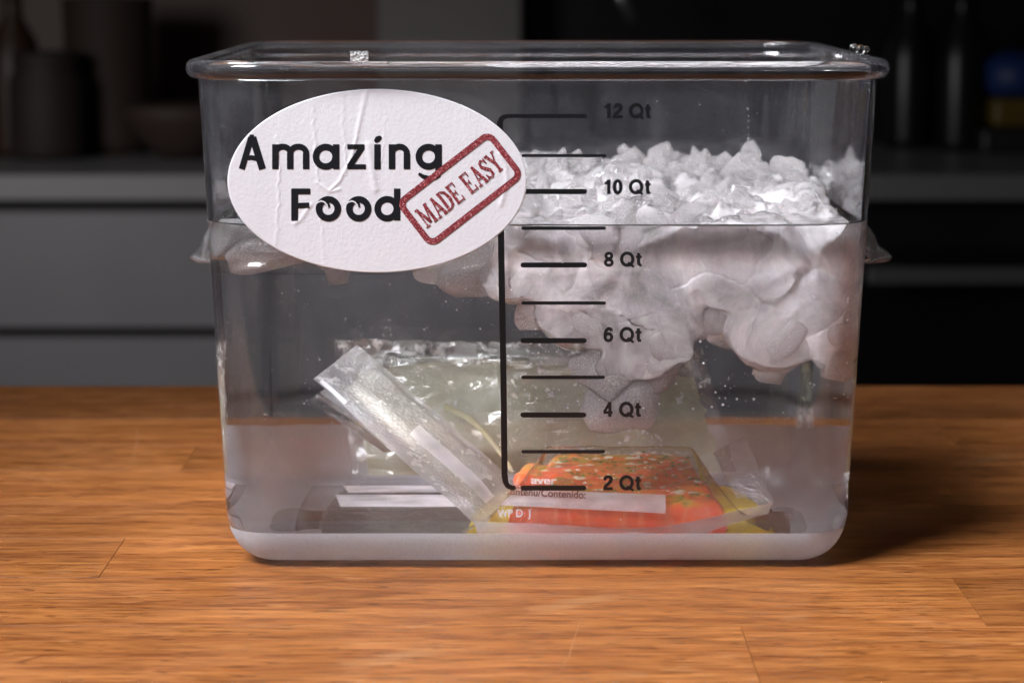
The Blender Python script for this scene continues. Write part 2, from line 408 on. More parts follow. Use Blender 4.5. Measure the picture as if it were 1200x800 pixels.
# ------------------------------------------------------------ print on the front wall
NRM = Vector((0, -1, KW)).normalized()
EPS = [0]
def ribbon(bm, pts, wd, proud, cap=False, closed=False, W=None):
    """a flat band of print along pixel points, laid on the wall"""
    W = W or wall; EPS[0] += 1; pr = proud + (EPS[0] % 40) * .000002
    n = len(pts); L = []; R = []
    for i in range(n):
        if closed: a, b = pts[i - 1], pts[(i + 1) % n]
        else: a, b = pts[max(i - 1, 0)], pts[min(i + 1, n - 1)]
        p = pts[i]
        def un(u, v):
            d = (v[0] - u[0], v[1] - u[1]); l = math.hypot(*d) or 1; return (d[0] / l, d[1] / l)
        d1 = un(a, p) if a != p else un(p, b); d2 = un(p, b) if b != p else d1
        t = (d1[0] + d2[0], d1[1] + d2[1]); l = math.hypot(*t) or 1; t = (t[0] / l, t[1] / l)
        sc = 1 / max(.5, t[0] * d1[0] + t[1] * d1[1])
        ww = (wd[i] if isinstance(wd, (list, tuple)) else wd) / 2 * sc
        L.append((p[0] + t[1] * ww, p[1] - t[0] * ww)); R.append((p[0] - t[1] * ww, p[1] + t[0] * ww))
    vl = [bm.verts.new(W(x, y, pr)) for x, y in L]; vr = [bm.verts.new(W(x, y, pr)) for x, y in R]
    m = n if closed else n - 1
    for i in range(m):
        j = (i + 1) % n; bm.faces.new((vl[i], vl[j], vr[j], vr[i]))
    if cap and not closed:
        for e, s in ((0, -1), (n - 1, 1)):
            c = pts[e]; r = (wd[e] if isinstance(wd, (list, tuple)) else wd) / 2
            vs = [bm.verts.new(W(c[0] + r * math.cos(k * PI / 8), c[1] + r * math.sin(k * PI / 8), pr + .000001)) for k in range(16)]
            bm.faces.new(vs)
def facing(bm):
    for f in bm.faces:
        f.normal_update()
        if f.normal.y > 0: f.normal_flip()
def arc(cx, cy, rx, ry, a0, a1, n=20): return [(cx + rx * math.cos(math.radians(a0 + (a1 - a0) * k / n)), cy + ry * math.sin(math.radians(a0 + (a1 - a0) * k / n))) for k in range(n + 1)]
def printed(name, strokes, mat, parent, proud):
    bm = bmesh.new()
    for st in strokes: ribbon(bm, st[0], st[1], proud, cap=(len(st) > 2 and st[2]), closed=(len(st) > 3 and st[3]))
    facing(bm); o = fin(name, bm, mat); return under(o, parent)
PR = .00012
br = [(685.5, 136), (596, 136), (591, 137), (587.5, 139.5), (586, 144), (585.8, 150), (587.5, 300), (590, 440), (591.3, 556), (592.3, 564), (595, 569), (599.5, 571.3), (602, 571.3)]
printed('graduation_bracket', [(br, [4.6, 4.6, 5.2, 6, 6.8, 7.4, 7.4, 7.2, 7.2, 6.6, 6, 5.4, 5.4], True)], M_ink, cont, PR)
for (y, x1, wd) in ((182.5, 709, 3.6), (224.5, 685, 6), (267.5, 708, 4), (310.5, 685, 6), (355, 708, 4), (399, 684.5, 6), (442, 707, 4), (486, 684, 6), (529, 707, 4), (571.5, 684, 6)):
    printed('graduation_line', [([(613, y), (x1, y)], wd, True)], M_ink, cont, PR)
def text_mesh(name, s, x, y, h, mat, parent, proud, off=.03, W=None, dirv=(1, 0), sx=1., space=1.0):
    """type set in the built-in sans face, then laid on a surface; (x, y) is the lower left corner, h the cap height in pixels"""
    cu = bpy.data.curves.new(name, 'FONT'); cu.body = s; cu.size = 1; cu.offset = off; cu.space_character = space; cu.resolution_u = 6
    to = bpy.data.objects.new('t', cu); COL.objects.link(to)
    bpy.context.view_layer.update()
    me = bpy.data.meshes.new_from_object(to.evaluated_get(bpy.context.evaluated_depsgraph_get()))
    bpy.data.objects.remove(to)
    k = h / .73; W = W or wall
    for v in me.vertices:
        u, t = v.co.x * k * sx, v.co.y * k
        v.co = W(x + u * dirv[0] + t * dirv[1], y + u * dirv[1] - t * dirv[0], proud)
    me.name = name; o = link(name, me, mat)
    bm = bmesh.new(); bm.from_mesh(me); facing(bm); bm.to_mesh(me); bm.free()
    return under(o, parent) if parent else o
def glyph(ch):       # heavy grotesque figures as (points, width) strokes; unit = pixel, height 16.8, v up from the baseline
    b = 3.4; h = 16.8
    el = lambda cx, cy, rx, ry, a0=0, a1=351, n=24: arc(cx, cy, rx, ry, a0, a1, n)
    if ch == '1': return [([(5.6, 0), (5.6, h)], b), ([(1.2, 12.2), (3.6, 12.8), (5.2, 15.6)], [2.6, 3, 2.4])], 9.4
    if ch == '2': return [([(1.8, 11.2), (2.2, 13.4), (3.6, 15.0), (5.4, 15.3), (7.4, 14.6), (8.3, 12.6), (7.8, 10.2), (5.6, 7.4), (2.6, 4.2), (1.6, 1.6)], [3, 3.2, 3.2, 3.2, 3.4, 3.6, 3.5, 3.4, 3.4, 3.0]), ([(.4, 1.5), (9.9, 1.5)], 3.1)], 10.6
    if ch == '4': return [([(7., 0), (7., h)], 3.3), ([(.5, 5), (9.8, 5)], 2.8), ([(1.3, 5.4), (6.6, 15.4)], 2.7)], 10.4
    if ch == '6': return [(el(5.1, 5.4, 3.3, 4.0), 3.1, 0, 1), ([(1.8, 6), (2, 10), (3.2, 13.6), (5.4, 15.4), (7.6, 14.6), (8.5, 12.4)], [3.2, 3.2, 3.2, 3.1, 3, 2.8])], 10.5
    if ch == '8': return [(el(5.1, 4.6, 3.4, 3.3), 3.1, 0, 1), (el(5.1, 12.2, 2.9, 3.1), 3.0, 0, 1)], 10.5
    if ch == '0': return [(el(5.1, 8.3, 3.3, 6.9), 3.3, 0, 1)], 10.5
    if ch == 'Q': return [(el(7.6, 8.4, 5.7, 7.0), 3.3, 0, 1), ([(8.2, 4.6), (14.4, -.6)], 2.6)], 15.6
    if ch == 't': return [([(3.6, 15.6), (3.6, 3.4), (4.4, 1.6), (6.6, 1.4)], [3.3, 3.3, 3, 2.6]), ([(.6, 11.1), (6.8, 11.1)], 2.4)], 7.4
    return [], 5.6
for s, y, x in (('12 Qt', 138.8, 707), ('10 Qt', 227.8, 707), ('8 Qt', 312.6, 707.5), ('6 Qt', 400.8, 707), ('4 Qt', 488.4, 706.5), ('2 Qt', 574.2, 706.5)):
    bm = bmesh.new(); u = x
    for ch in s:
        g_, adv = glyph(ch)
        for st_ in g_: ribbon(bm, [(u + p[0] * 1.17, y - .3 - p[1] * 1.02) for p in st_[0]], [q_ * 1.17 for q_ in st_[1]] if isinstance(st_[1], list) else st_[1] * 1.17, PR, closed=len(st_) > 3)
        u += adv * 1.16
    facing(bm); under(fin('graduation_text', bm, M_ink))

# ------------------------------------------------------------ sticker
SP = .00035
wr = [([(400, 108), (402, 150), (406, 190), (405, 205)], .9, .00016), ([(430, 105), (424, 130), (418, 160), (412, 185), (398, 212), (386, 224)], 1.6, .00026), ([(432, 170), (436, 200), (440, 222)], 3.2, .00030),
      ([(398, 222), (386, 225), (372, 214)], 1.5, .00020), ([(324, 160), (327, 200), (326, 240), (323, 290), (321, 300)], 1.0, .00018), ([(366, 118), (368, 150), (371, 200), (373, 212)], 1.1, .00016), ([(364, 240), (352, 258), (345, 262)], 1.8, .00024),
      ([(376, 255), (378, 290), (379, 312)], .8, .00012), ([(587, 240), (594, 215), (593, 196), (586, 180)], 2.2, .00022), ([(452, 130), (448, 190)], .8, .00008), ([(412, 110), (411, 140)], .8, .0001)]
def dseg(px, py, a, b):
    ax, ay = a; bx, by = b; dx, dy = bx - ax, by - ay; t = np.clip(((px - ax) * dx + (py - ay) * dy) / (dx * dx + dy * dy), 0, 1)
    return np.hypot(px - ax - t * dx, py - ay - t * dy)
SCX, SCY, SRX, SRY = 442, 212, 175.5, 107.5
NR, NT = 150, 420
rr = (np.arange(1, NR + 1) / NR) ** .9; tt = np.arange(NT) * 2 * PI / NT
PX = SCX + SRX * rr[:, None] * np.cos(tt)[None]; PY = SCY + SRY * rr[:, None] * np.sin(tt)[None]
HH = np.zeros_like(PX)
for pts, wd, h in wr:
    wob = 1.6 * np.sin(PY * .31) * np.cos(PY * .13)
    dd = np.min([dseg(PX + wob * (wd < 1.3), PY, a, b) for a, b in zip(pts[:-1], pts[1:])], axis=0)
    HH = np.maximum(HH, h * np.exp(-(dd / (wd * 1.25)) ** 2))
def hgt_at(px, py):
    m = 0.
    for pts, wd, h in wr:
        wob = (1.6 * math.sin(py * .31) * math.cos(py * .13)) if wd < 1.3 else 0
        for (ax, ay), (bx, by) in zip(pts[:-1], pts[1:]):
            dx, dy = bx - ax, by - ay; t = min(1, max(0, ((px + wob - ax) * dx + (py - ay) * dy) / (dx * dx + dy * dy)))
            m = max(m, h * math.exp(-(math.hypot(px + wob - ax - t * dx, py - ay - t * dy) / (wd * 1.25)) ** 2))
    return m
def swall(x, y, pr): return wall(x, y, pr + hgt_at(x, y))
def fine(pts, step=1.3, wd=None, closed=False):
    P = list(pts) + ([pts[0]] if closed else []); out = [P[0]]; ow = [wd[0]] if isinstance(wd, (list, tuple)) else None
    for i in range(1, len(P)):
        a, b = P[i - 1], P[i]; n = max(1, int(math.hypot(b[0] - a[0], b[1] - a[1]) / step))
        for k in range(1, n + 1):
            out.append((a[0] + (b[0] - a[0]) * k / n, a[1] + (b[1] - a[1]) * k / n))
            if ow is not None: ow.append(wd[i - 1] + (wd[i] - wd[i - 1]) * k / n)
    if closed: out.pop()
    return out, (ow if ow is not None else wd)
vs = [tuple(wall(SCX, SCY, SP))]
for i in range(NR):
    for j in range(NT): vs.append(tuple(wall(PX[i, j], PY[i, j], SP + HH[i, j] + (-.0002 if i == NR - 1 else 0))))
fs = [(0, 1 + (j + 1) % NT, 1 + j) for j in range(NT)]
for i in range(NR - 1):
    for j in range(NT):
        a = 1 + i * NT + j; b = 1 + i * NT + (j + 1) % NT; fs.append((a, b, b + NT, a + NT))
me = bpy.data.meshes.new('sticker'); me.from_pydata(vs, [], fs); me.update()
bm = bmesh.new(); bm.from_mesh(me); facing(bm); bm.to_mesh(me); bm.free()
sticker = under(link('sticker', me, M_paper, None, True)); sticker['label'] = 'oval white paper sticker with black lettering and a red stamp'
LP = SP + .00014
def sub(o):
    o.parent = sticker; o.matrix_parent_inverse = Matrix(); return o
def letter(strokes, mat=M_stick_ink, pr=LP, name='letter'):
    bm = bmesh.new()
    for st in strokes:
        cl = len(st) > 3 and st[3]; P, w_ = fine(st[0], wd=st[1], closed=cl)
        ribbon(bm, P, w_, pr, cap=(len(st) > 2 and st[2]), closed=cl, W=swall)
    facing(bm); sub(fin(name, bm, mat))
BL, XH = 198.2, 169.2; w1 = 7.5
def circ(cx, cy, r, n=40): return arc(cx, cy, r, r, 0, 360 - 360 / n, n - 1)
xb = (BL + XH) / 2; rb = (BL - XH) / 2 - w1 / 2 + .4
letter([([(283.2, BL), (294.2, 161)], 7.0), ([(307.5, BL), (296, 161)], 8.2), ([(292.3, 160.3), (297.4, 160.3)], 5), ([(290, 186.5), (293.5, 184.6), (299, 185.3), (304, 188)], [3, 5.4, 5.6, 5])])
letter([([(322.6, BL), (322.6, XH)], w1), (arc(331.4, 179.5, 8.6, 7.6, 180, 360), w1 * .92), ([(340, 179.5), (340, BL)], w1), (arc(349.5, 179.5, 9.2, 7.6, 180, 360), w1 * .92), ([(358.6, 179.5), (358.6, BL)], w1)])
letter([(circ(381.6, xb, rb + .3), w1, False, True), ([(393.8, BL), (393.8, XH)], w1)])
letter([([(407, 172), (427, 172)], 5.6), ([(424.5, 172.5), (409.5, 195)], 6.6), ([(406.8, 195.4), (428.6, 195.4)], 5.6)])
letter([([(442.2, BL), (442.2, XH)], w1), ([(441.0, 164.6), (442.6, 162.9), (444.6, 161.6)], [5.4, 6.8, 5.2], True)])
letter([([(459.2, BL), (459.2, XH)], w1), (arc(468, 179.5, 8.6, 7.6, 180, 360), w1 * .92), ([(476.7, 179.5), (476.7, BL)], w1)])
letter([(circ(502, xb, rb + .2), w1, False, True), ([(513.8, XH), (513.8, 201), (512.6, 205), (509, 208), (503, 209), (496, 207), (490.5, 203.5)], [w1, w1, w1, 6.2, 5.6, 4.8, 3.4])])
BL2 = 258.3
letter([([(345.1, BL2), (345.1, 221)], 7.8), ([(342.5, 224.2), (363.4, 224.2)], 6.6), ([(344, 241), (362.4, 240.4)], 6.2)])
def swoosh_o(cx):
    letter([(circ(cx, 244.6, 11.0), 7.6, False, True), ([(cx - 4.5, 236.5), (cx - .5, 239.8), (cx + 1.8, 243.2)], [3, 4.6, .8])])
    letter([([(cx - 15, 240.2), (cx - 12, 236.9), (cx - 8, 235.6), (cx - 4.5, 236.8), (cx - 1.6, 240.2), (cx - .2, 244)], [.8, 1.5, 1.7, 1.6, 1.5, .6])], M_paper, LP + .00010, 'swoosh')
swoosh_o(384.7); swoosh_o(420.2)
letter([(circ(453.6, 244.6, 11.2), w1, False, True), ([(465.3, BL2), (465.3, 221)], w1)])
# stamp
TH = math.radians(37.8); cs, sn = math.cos(TH), math.sin(TH)
def st(u, v): return (539 + u * cs + v * sn, 221.5 - u * sn + v * cs)       # u along, v down
def rrect(hx, hy, r, n=7):
    P = []
    for q, (sx, sy) in enumerate(((1, 1), (-1, 1), (-1, -1), (1, -1))):
        for k in range(n + 1):
            a = q * PI / 2 + PI / 2 * k / n; P.append((sx * (hx - r) + r * math.cos(a), sy * (hy - r) + r * math.sin(a)))
    return P
SL = LP + .0001
def clipf(W, d=0): return lambda x, y, pr: wall(x, y, pr)
fr = [st(*p) for p in rrect(66.3, 30.6, 9)]
letter([(fr, 7.2, False, True)], M_stamp, SL, 'stamp_frame')
def sg(paths):   # a stamped slab-serif letter from (u, v, ...) strokes with v up from the baseline
    return [([st(*q) for q in p], wd) for p, wd in paths]
def word():
    x = -58.5; hgt = 25.; B = 12.6
    th, tn, sf = 3.6, 1.7, 1.7
    def P(u, v): return (x + u, B - v)
    out = []
    def s(pts, wd): out.append(sg([([P(*p) for p in pts], wd)]))
    def serif(u, v, l=3): s([(u - l, v), (u + l, v)], sf)
    for ch in 'MADE EASY':
        L = []
        out_start = len(out)
        if ch == 'M':
            s([(2.5, 0), (2.5, hgt)], tn); s([(2.6, hgt), (8.3, 3)], th); s([(8.3, 3), (13.6, hgt)], tn); s([(14, 0), (14, hgt)], th); serif(2.5, .8); serif(14, .8); serif(2, hgt - .8, 2); serif(14.6, hgt - .8, 2.4); adv = 17.6
        elif ch == 'A':
            s([(2.5, 0), (6.8, hgt)], tn); s([(6.5, hgt), (11.5, 0)], th); s([(4, 8), (9.5, 8)], tn); serif(2.5, .8, 2.5); serif(11.4, .8, 3); adv = 13.6
        elif ch == 'D':
            s([(3, 0), (3, hgt)], th); s([(.6, hgt - .8), (6, hgt - .9), (9.8, hgt - 4), (11.4, hgt / 2), (9.8, 4), (6, .9), (.6, .8)], [1.7, 1.8, 3, 3.8, 3, 1.8, 1.7]); adv = 13.6
        elif ch == 'E':
            s([(3, 0), (3, hgt)], th); s([(.6, .8), (11, .8)], sf); s([(.6, hgt - .8), (10.5, hgt - .8)], sf); s([(3, hgt / 2), (7.6, hgt / 2)], sf); s([(10.9, 0), (10.9, 6)], 1.6); s([(10.4, hgt), (10.4, hgt - 6)], 1.6); s([(7.8, hgt / 2 - 3), (7.8, hgt / 2 + 3)], 1.4); adv = 13.2
        elif ch == 'S':
            s([(9.6, hgt - 6), (8.4, hgt - 2.4), (5.6, hgt - .8), (2.8, hgt - 3), (2.4, hgt - 7.4), (5.6, hgt / 2 + .5), (8.8, hgt / 2 - 3.4), (9, 4.2), (6, .9), (3, 2), (1.6, 6.5)], [1.4, 1.8, 2, 2.6, 3.2, 3.8, 3.4, 2.8, 2, 1.8, 1.4]); s([(9.8, hgt), (9.8, hgt - 7)], 1.3); s([(1.5, 0), (1.5, 7)], 1.3); adv = 11.8
        elif ch == 'Y':
            s([(1.6, hgt), (6.4, hgt / 2 - 1)], th); s([(11, hgt), (6.4, hgt / 2 - 1)], tn); s([(6.4, hgt / 2), (6.4, 0)], th); serif(6.4, .8, 3); serif(1.8, hgt - .8, 2.4); serif(11, hgt - .8, 2.2); adv = 13
        else: adv = 6.6
        strokes = [q for g in out[out_start:] for q in g]
        if strokes: letter(strokes, M_stamp, SL, 'stamp_letter')
        x += adv
word()

# ------------------------------------------------------------ water
ZW = .1412
G = .0004
fw = fillet(oo(ZB) - T + G, ZB, .0032 - G, RF - T + .0006)
wprof = [(oo(z) - T + G, z) for z in (ZW + .0019, .12, .08, .04)] + fw
wprof = [(oo(ZW) - T - .0030, ZW), (oo(ZW) - T - .0012, ZW + .0004), (oo(ZW) - T - .0002, ZW + .0012)] + wprof
water = loft('water', wprof, M_water, flip=True, cap0=True, cap1=True)
tag(water, 'clear water filling the container to just below the 9 quart line', 'water', kind='stuff')

# ------------------------------------------------------------ ice
def chunk_mesh(seed, sub=3, sharp=3.6, amp=.16):
    bm = bmesh.new(); bmesh.ops.create_icosphere(bm, subdivisions=sub, radius=1)
    rs = random.Random(seed + 4); ax = (rs.uniform(.8, 1.25), rs.uniform(.75, 1.1), rs.uniform(.6, .95)); off = Vector((seed * 3.1, seed * 1.7, 5))
    cuts = [(Vector((rs.gauss(0, 1), rs.gauss(0, 1), rs.gauss(0, 1))).normalized(), rs.uniform(.72, .98)) for _ in range(7)]
    for v in bm.verts:
        p = v.co.normalized(); l = (abs(p.x) ** sharp + abs(p.y) ** sharp + abs(p.z) ** sharp) ** (-1 / sharp); q = p * l
        for n_, d_ in cuts:
            e = q.dot(n_) - d_
            if e > 0: q -= n_ * e * .9
        q = q * (1 + amp * noise.noise(q * 1.3 + off) + .05 * noise.noise(q * 4 + off))
        v.co = Vector((q.x * ax[0], q.y * ax[1], q.z * ax[2]))
    me = bpy.data.meshes.new('ice_chunk'); bm.to_mesh(me); bm.free()
    for p in me.polygons: p.use_smooth = True
    me.materials.append(M_ice); return me
protos = [chunk_mesh(i) for i in range(10)]
protos_c = []
for i in range(5):
    m_ = chunk_mesh(50 + i); m_.materials.clear(); m_.materials.append(M_cice); protos_c.append(m_)
def shard_mesh(seed):
    rs = random.Random(seed); bm = bmesh.new()
    for _ in range(13):
        v = Vector((rs.gauss(0, 1), rs.gauss(0, 1), rs.gauss(0, 1))).normalized(); bm.verts.new((v.x * rs.uniform(.7, 1.3), v.y * rs.uniform(.6, 1), v.z * rs.uniform(.4, .8)))
    bmesh.ops.remove_doubles(bm, verts=bm.verts, dist=.25); r = bmesh.ops.convex_hull(bm, input=bm.verts); bmesh.ops.delete(bm, geom=[g for g in r['geom_interior'] if isinstance(g, bmesh.types.BMVert)], context='VERTS')
    bmesh.ops.bevel(bm, geom=list(bm.edges), offset=.055, segments=2, affect='EDGES', profile=.6, clamp_overlap=True)
    bmesh.ops.smooth_vert(bm, verts=bm.verts, factor=.5, use_axis_x=True, use_axis_y=True, use_axis_z=True)
    me = bpy.data.meshes.new('ice_shard'); bm.to_mesh(me); bm.free(); me.materials.append(M_shard)
    for p in me.polygons: p.use_smooth = True
    return me
shards = [shard_mesh(i) for i in range(9)]
def ice(x, y, z, r, label, group=None, clear=False, rot=None, scl=(1, 1, 1), seed=None):
    me = random.choice(protos_c if clear else protos) if seed is None else (protos_c if clear else protos)[seed]
    o = bpy.data.objects.new('ice_chunk', me); COL.objects.link(o); o.location = (x, y, z)
    o.rotation_euler = rot or (random.uniform(0, 6), random.uniform(0, 6), random.uniform(0, 6))
    o.scale = (r * scl[0], r * scl[1], r * scl[2]); return tag(o, label, 'ice', group)
def zb(x, y):     # underside of the heap
    ks = [(-.012, .112), (.004, .105), (.018, .100), (.028, .080), (.036, .074), (.050, .084), (.060, .097), (.072, .107), (.082, .108), (.088, .104), (.094, .090), (.100, .084), (.14, .083)]
    z = np.interp(x, [k[0] for k in ks], [k[1] for k in ks])
    return float(z + max(0, y - .06) * .12)
def zt(x, y):
    return ZW + float(np.interp(y, [.0, .03, .08, .15, .22, .28], [-.004, -.001, .004, .011, .011, .004])) - max(0, .02 - x) * .1
LB1 = 'milky ice chunk frozen into the big floating heap on the right side'
GB1 = 'ice chunks of the floating heap'
LB2 = 'clear rounded piece of ice at the front of the heap against the container wall'
def xin(z): return A + oo(z) - T - .0008                 # inner face of the side walls
def squeeze(o, top=None):
    ins = random.uniform(.0004, .0017)                               # chunks pressed flat where they meet the walls
    me = o.data.copy(); o.data = me; bpy.context.view_layer.update(); M = o.matrix_basis; Mi = M.inverted()
    for v in me.vertices:
        p = M @ v.co; lim = xin(p.z) - ins; e = .0006 * noise.noise(p * 70)
        p.x = min(max(p.x, -lim + e), lim - abs(e)); p.y = min(max(p.y, .1425 - lim + .0002 + e), .1425 + lim - abs(e))
        cx_, cy_ = A - RC, A - RC; rr_ = RC - (A - lim)     # rounded corners
        dx, dy = abs(p.x) - cx_, abs(p.y - .1425) - cy_
        if dx > 0 and dy > 0 and math.hypot(dx, dy) > rr_:
            f = rr_ / math.hypot(dx, dy); p.x = math.copysign(cx_ + dx * f, p.x); p.y = .1425 + math.copysign(cy_ + dy * f, p.y - .1425)
        v.co = Mi @ p
    return o
def pressed(co_):
    p = Vector(co_); lim = xin(p.z) - .0022; e = .0005 * noise.noise(p * 60)
    p.x = min(max(p.x, -lim + e), lim - abs(e)); p.y = min(max(p.y, .1425 - lim + .0005 + abs(e)), .1425 + lim - abs(e))
    c_ = A - RC; r_ = RC - (A - lim); dx, dy = abs(p.x) - c_, abs(p.y - .1425) - c_
    if dx > 0 and dy > 0 and math.hypot(dx, dy) > r_:
        f = r_ / math.hypot(dx, dy); p.x = math.copysign(c_ + dx * f, p.x); p.y = .1425 + math.copysign(c_ + dy * f, p.y - .1425)
    return p
heap = bmesh.new(); sp = .0255; x = -.004
for xq, zq in [(xx_, zz_) for xx_ in np.arange(-.004, .135, .013) for zz_ in np.arange(.075, .140, .011)]:
    if zq - .008 < zb(xq, .02): continue
    M = Matrix.Translation((xq + random.uniform(-.003, .003), .025, zq + random.uniform(-.003, .003))) @ Matrix.Diagonal((.0125, .012, .0115, 1)) @ Matrix.Rotation(random.uniform(0, 6), 4, 'Y')
    t0 = len(heap.verts); heap.from_mesh(random.choice(protos)); heap.verts.ensure_lookup_table()
    for v in heap.verts[t0:]: v.co = M @ v.co
while x < .140:
    y = .026
    while y < .268:
        z0, z1 = zb(x, y) + .011, zt(x, y) - .014
        n = max(1, round((z1 - z0) / .022))
        for k in range(n + 1):
            z = z0 + (z1 - z0) * k / n; jx, jy, jz = (random.uniform(-.006, .006) for _ in range(3))
            r = random.uniform(.015, .0215)
            M = Matrix.Translation((min(x + jx, .128), y + jy * .5, z + jz * .5)) @ Matrix(((r, 0, 0, 0), (0, r * 1.15, 0, 0), (0, 0, r * .8, 0), (0, 0, 0, 1))) @ Matrix.Rotation(random.uniform(0, 6), 4, 'X') @ Matrix.Rotation(random.uniform(0, 6), 4, 'Y')
            t0 = len(heap.verts); heap.from_mesh(random.choice(protos)); heap.verts.ensure_lookup_table()
            for v in heap.verts[t0:]: v.co = M @ v.co
        y += sp * (1.0 if y < .04 else 1.2)
    x += sp
me = bpy.data.meshes.new('heap'); heap.to_mesh(me); heap.free()
ho = bpy.data.objects.new('fused_ice_heap', me); COL.objects.link(ho)
rm = ho.modifiers.new('r', 'REMESH'); rm.mode = 'VOXEL'; rm.voxel_size = .0015
sm = ho.modifiers.new('s', 'SMOOTH'); sm.factor = .7; sm.iterations = 14
bpy.context.view_layer.update()
me2 = bpy.data.meshes.new_from_object(ho.evaluated_get(bpy.context.evaluated_depsgraph_get())); ho.modifiers.clear(); ho.data = me2; bpy.data.meshes.remove(me)
nn_ = [v.normal.copy() for v in me2.vertices]
for v, n_ in zip(me2.vertices, nn_):
    p = v.co; wet = min(1, max(0, (p.z - ZW + .004) / .006))
    q = p + Vector((noise.noise(p * 60), noise.noise(p * 60 + Vector((5, 0, 0))), noise.noise(p * 60 + Vector((0, 7, 0))))) * .004
    ds, ps = noise.voronoi(q * 44); idn = noise.noise(ps[0] * 9.7) * 1.6; cr = math.exp(-(ds[1] - ds[0]) * 9)
    fold_ = (q * 44 - ps[0]).dot(Vector((noise.noise(ps[0] * 5.1), noise.noise(ps[0] * 7.3), noise.noise(ps[0] * 3.7)))) * 2.2
    off = (idn - .45) * .0011 - cr * .0003 + fold_ * .0009 + noise.noise(p * 200) * .0003
    if wet > 0:
        ds, ps = noise.voronoi(q * 120); f2 = (q * 120 - ps[0]).dot(Vector((noise.noise(ps[0] * 5.1), noise.noise(ps[0] * 7.3), noise.noise(ps[0] * 3.7)))) * 2.2
        off += wet * (noise.noise(ps[0] * 9.7) * .0020 + f2 * .0020)
    v.co = pressed(p + n_ * off)
me2.materials.clear(); me2.materials.append(M_ice)
for p in me2.polygons: p.use_smooth = True
tag(ho, 'big milky white heap of fused ice floating at the right, poking above the water', 'ice')
for i in range(70):       # cubes that still stand proud of the fused heap
    x = random.uniform(-.004, .126); y = random.uniform(.03, .25); up = random.random() < .55
    z = zt(x, y) - random.uniform(.002, .010) if up else zb(x, y) + random.uniform(.006, .016)
    o = ice(x, y, z, random.uniform(.006, .0105) if up else random.uniform(.008, .014), LB1, GB1, clear=random.random() < .35)
    if up: o.data = random.choice(shards)
    squeeze(o)
for i in range(44):       # clearer rounded pieces along the front and the ragged underside
    x = random.uniform(.0, .126); lowz = zb(x, .02); z = random.choice((lowz + random.uniform(-.004, .006), random.uniform(lowz + .004, ZW - .008)))
    if random.random() < .35: z = ZW - random.uniform(-.004, .006)
    o = ice(x, random.uniform(.0225, .030), z, random.uniform(.0055, .0125), LB2, GB1, clear=True)
    if z > ZW - .004: o.data = random.choice(shards)
    squeeze(o)
# crushed bits on top of the heap
for i in range(120):
    x = random.uniform(-.008, .118); y = random.uniform(.05, .25)
    ice(x, y, zt(x, y) + random.uniform(-.004, .004), random.uniform(.0035, .0085), 'small clear piece of ice lying on top of the floating heap', 'small ice pieces on top of the heap', clear=True).data = random.choice(shards)
def pxice(px, py, Y, r, label, clear=False, scl=(1, 1, 1), rot=(0, 0, 0), seed=0, group=None):
    p = wy(px, py, Y); return squeeze(ice(p.x, p.y, p.z, r, label, group, clear, rot, scl, seed))
pxice(725, 470, .030, .0150, 'lowest rounded ice chunk hanging under the 4 quart line of the scale', scl=(.85, .8, 1.1), seed=2)
pxice(712, 432, .028, .0150, 'ice chunk with a brownish tint beside the 5 quart line', scl=(1.1, .8, 1.1), rot=(0, .6, 0), seed=4)
pxice(768, 420, .028, .0115, 'slanting ice chunk at the right edge of the hanging lobe', scl=(.9, .8, 1.5), rot=(0, .55, 0), seed=6)
pxice(279, 284, .027, .0135, 'milky ice chunk against the left wall just under the waterline', scl=(1.1, .8, .75), rot=(0, .15, 0), seed=3)
pxice(328, 298, .028, .0125, 'clear tilted ice piece beside the left edge of the sticker', False, scl=(1.5, .8, .65), rot=(0, -.15, 0), seed=1)
pxice(394, 318, .030, .0070, 'small pointed ice piece below the sticker', False, scl=(.6, .7, 1.3), rot=(0, -.4, 0), seed=5)
pxice(553, 325, .028, .0115, 'rounded ice chunk left of the vertical scale line', False, scl=(1.2, .8, .8), rot=(0, -.1, 0), seed=7)
pxice(520, 320, .030, .0085, 'clear ice lump at the lower edge of the sticker', True, scl=(1.2, .8, .7), seed=2)
for i in range(26):
    x = random.uniform(-.118, -.02); y = random.uniform(.035, .25)
    ice(x, y, ZW - random.uniform(.006, .014) - (.004 if x > -.06 else 0), random.uniform(.009, .014), 'ice chunk floating just under the surface behind the sticker', 'ice chunks floating behind the sticker', clear=random.random() < .35)

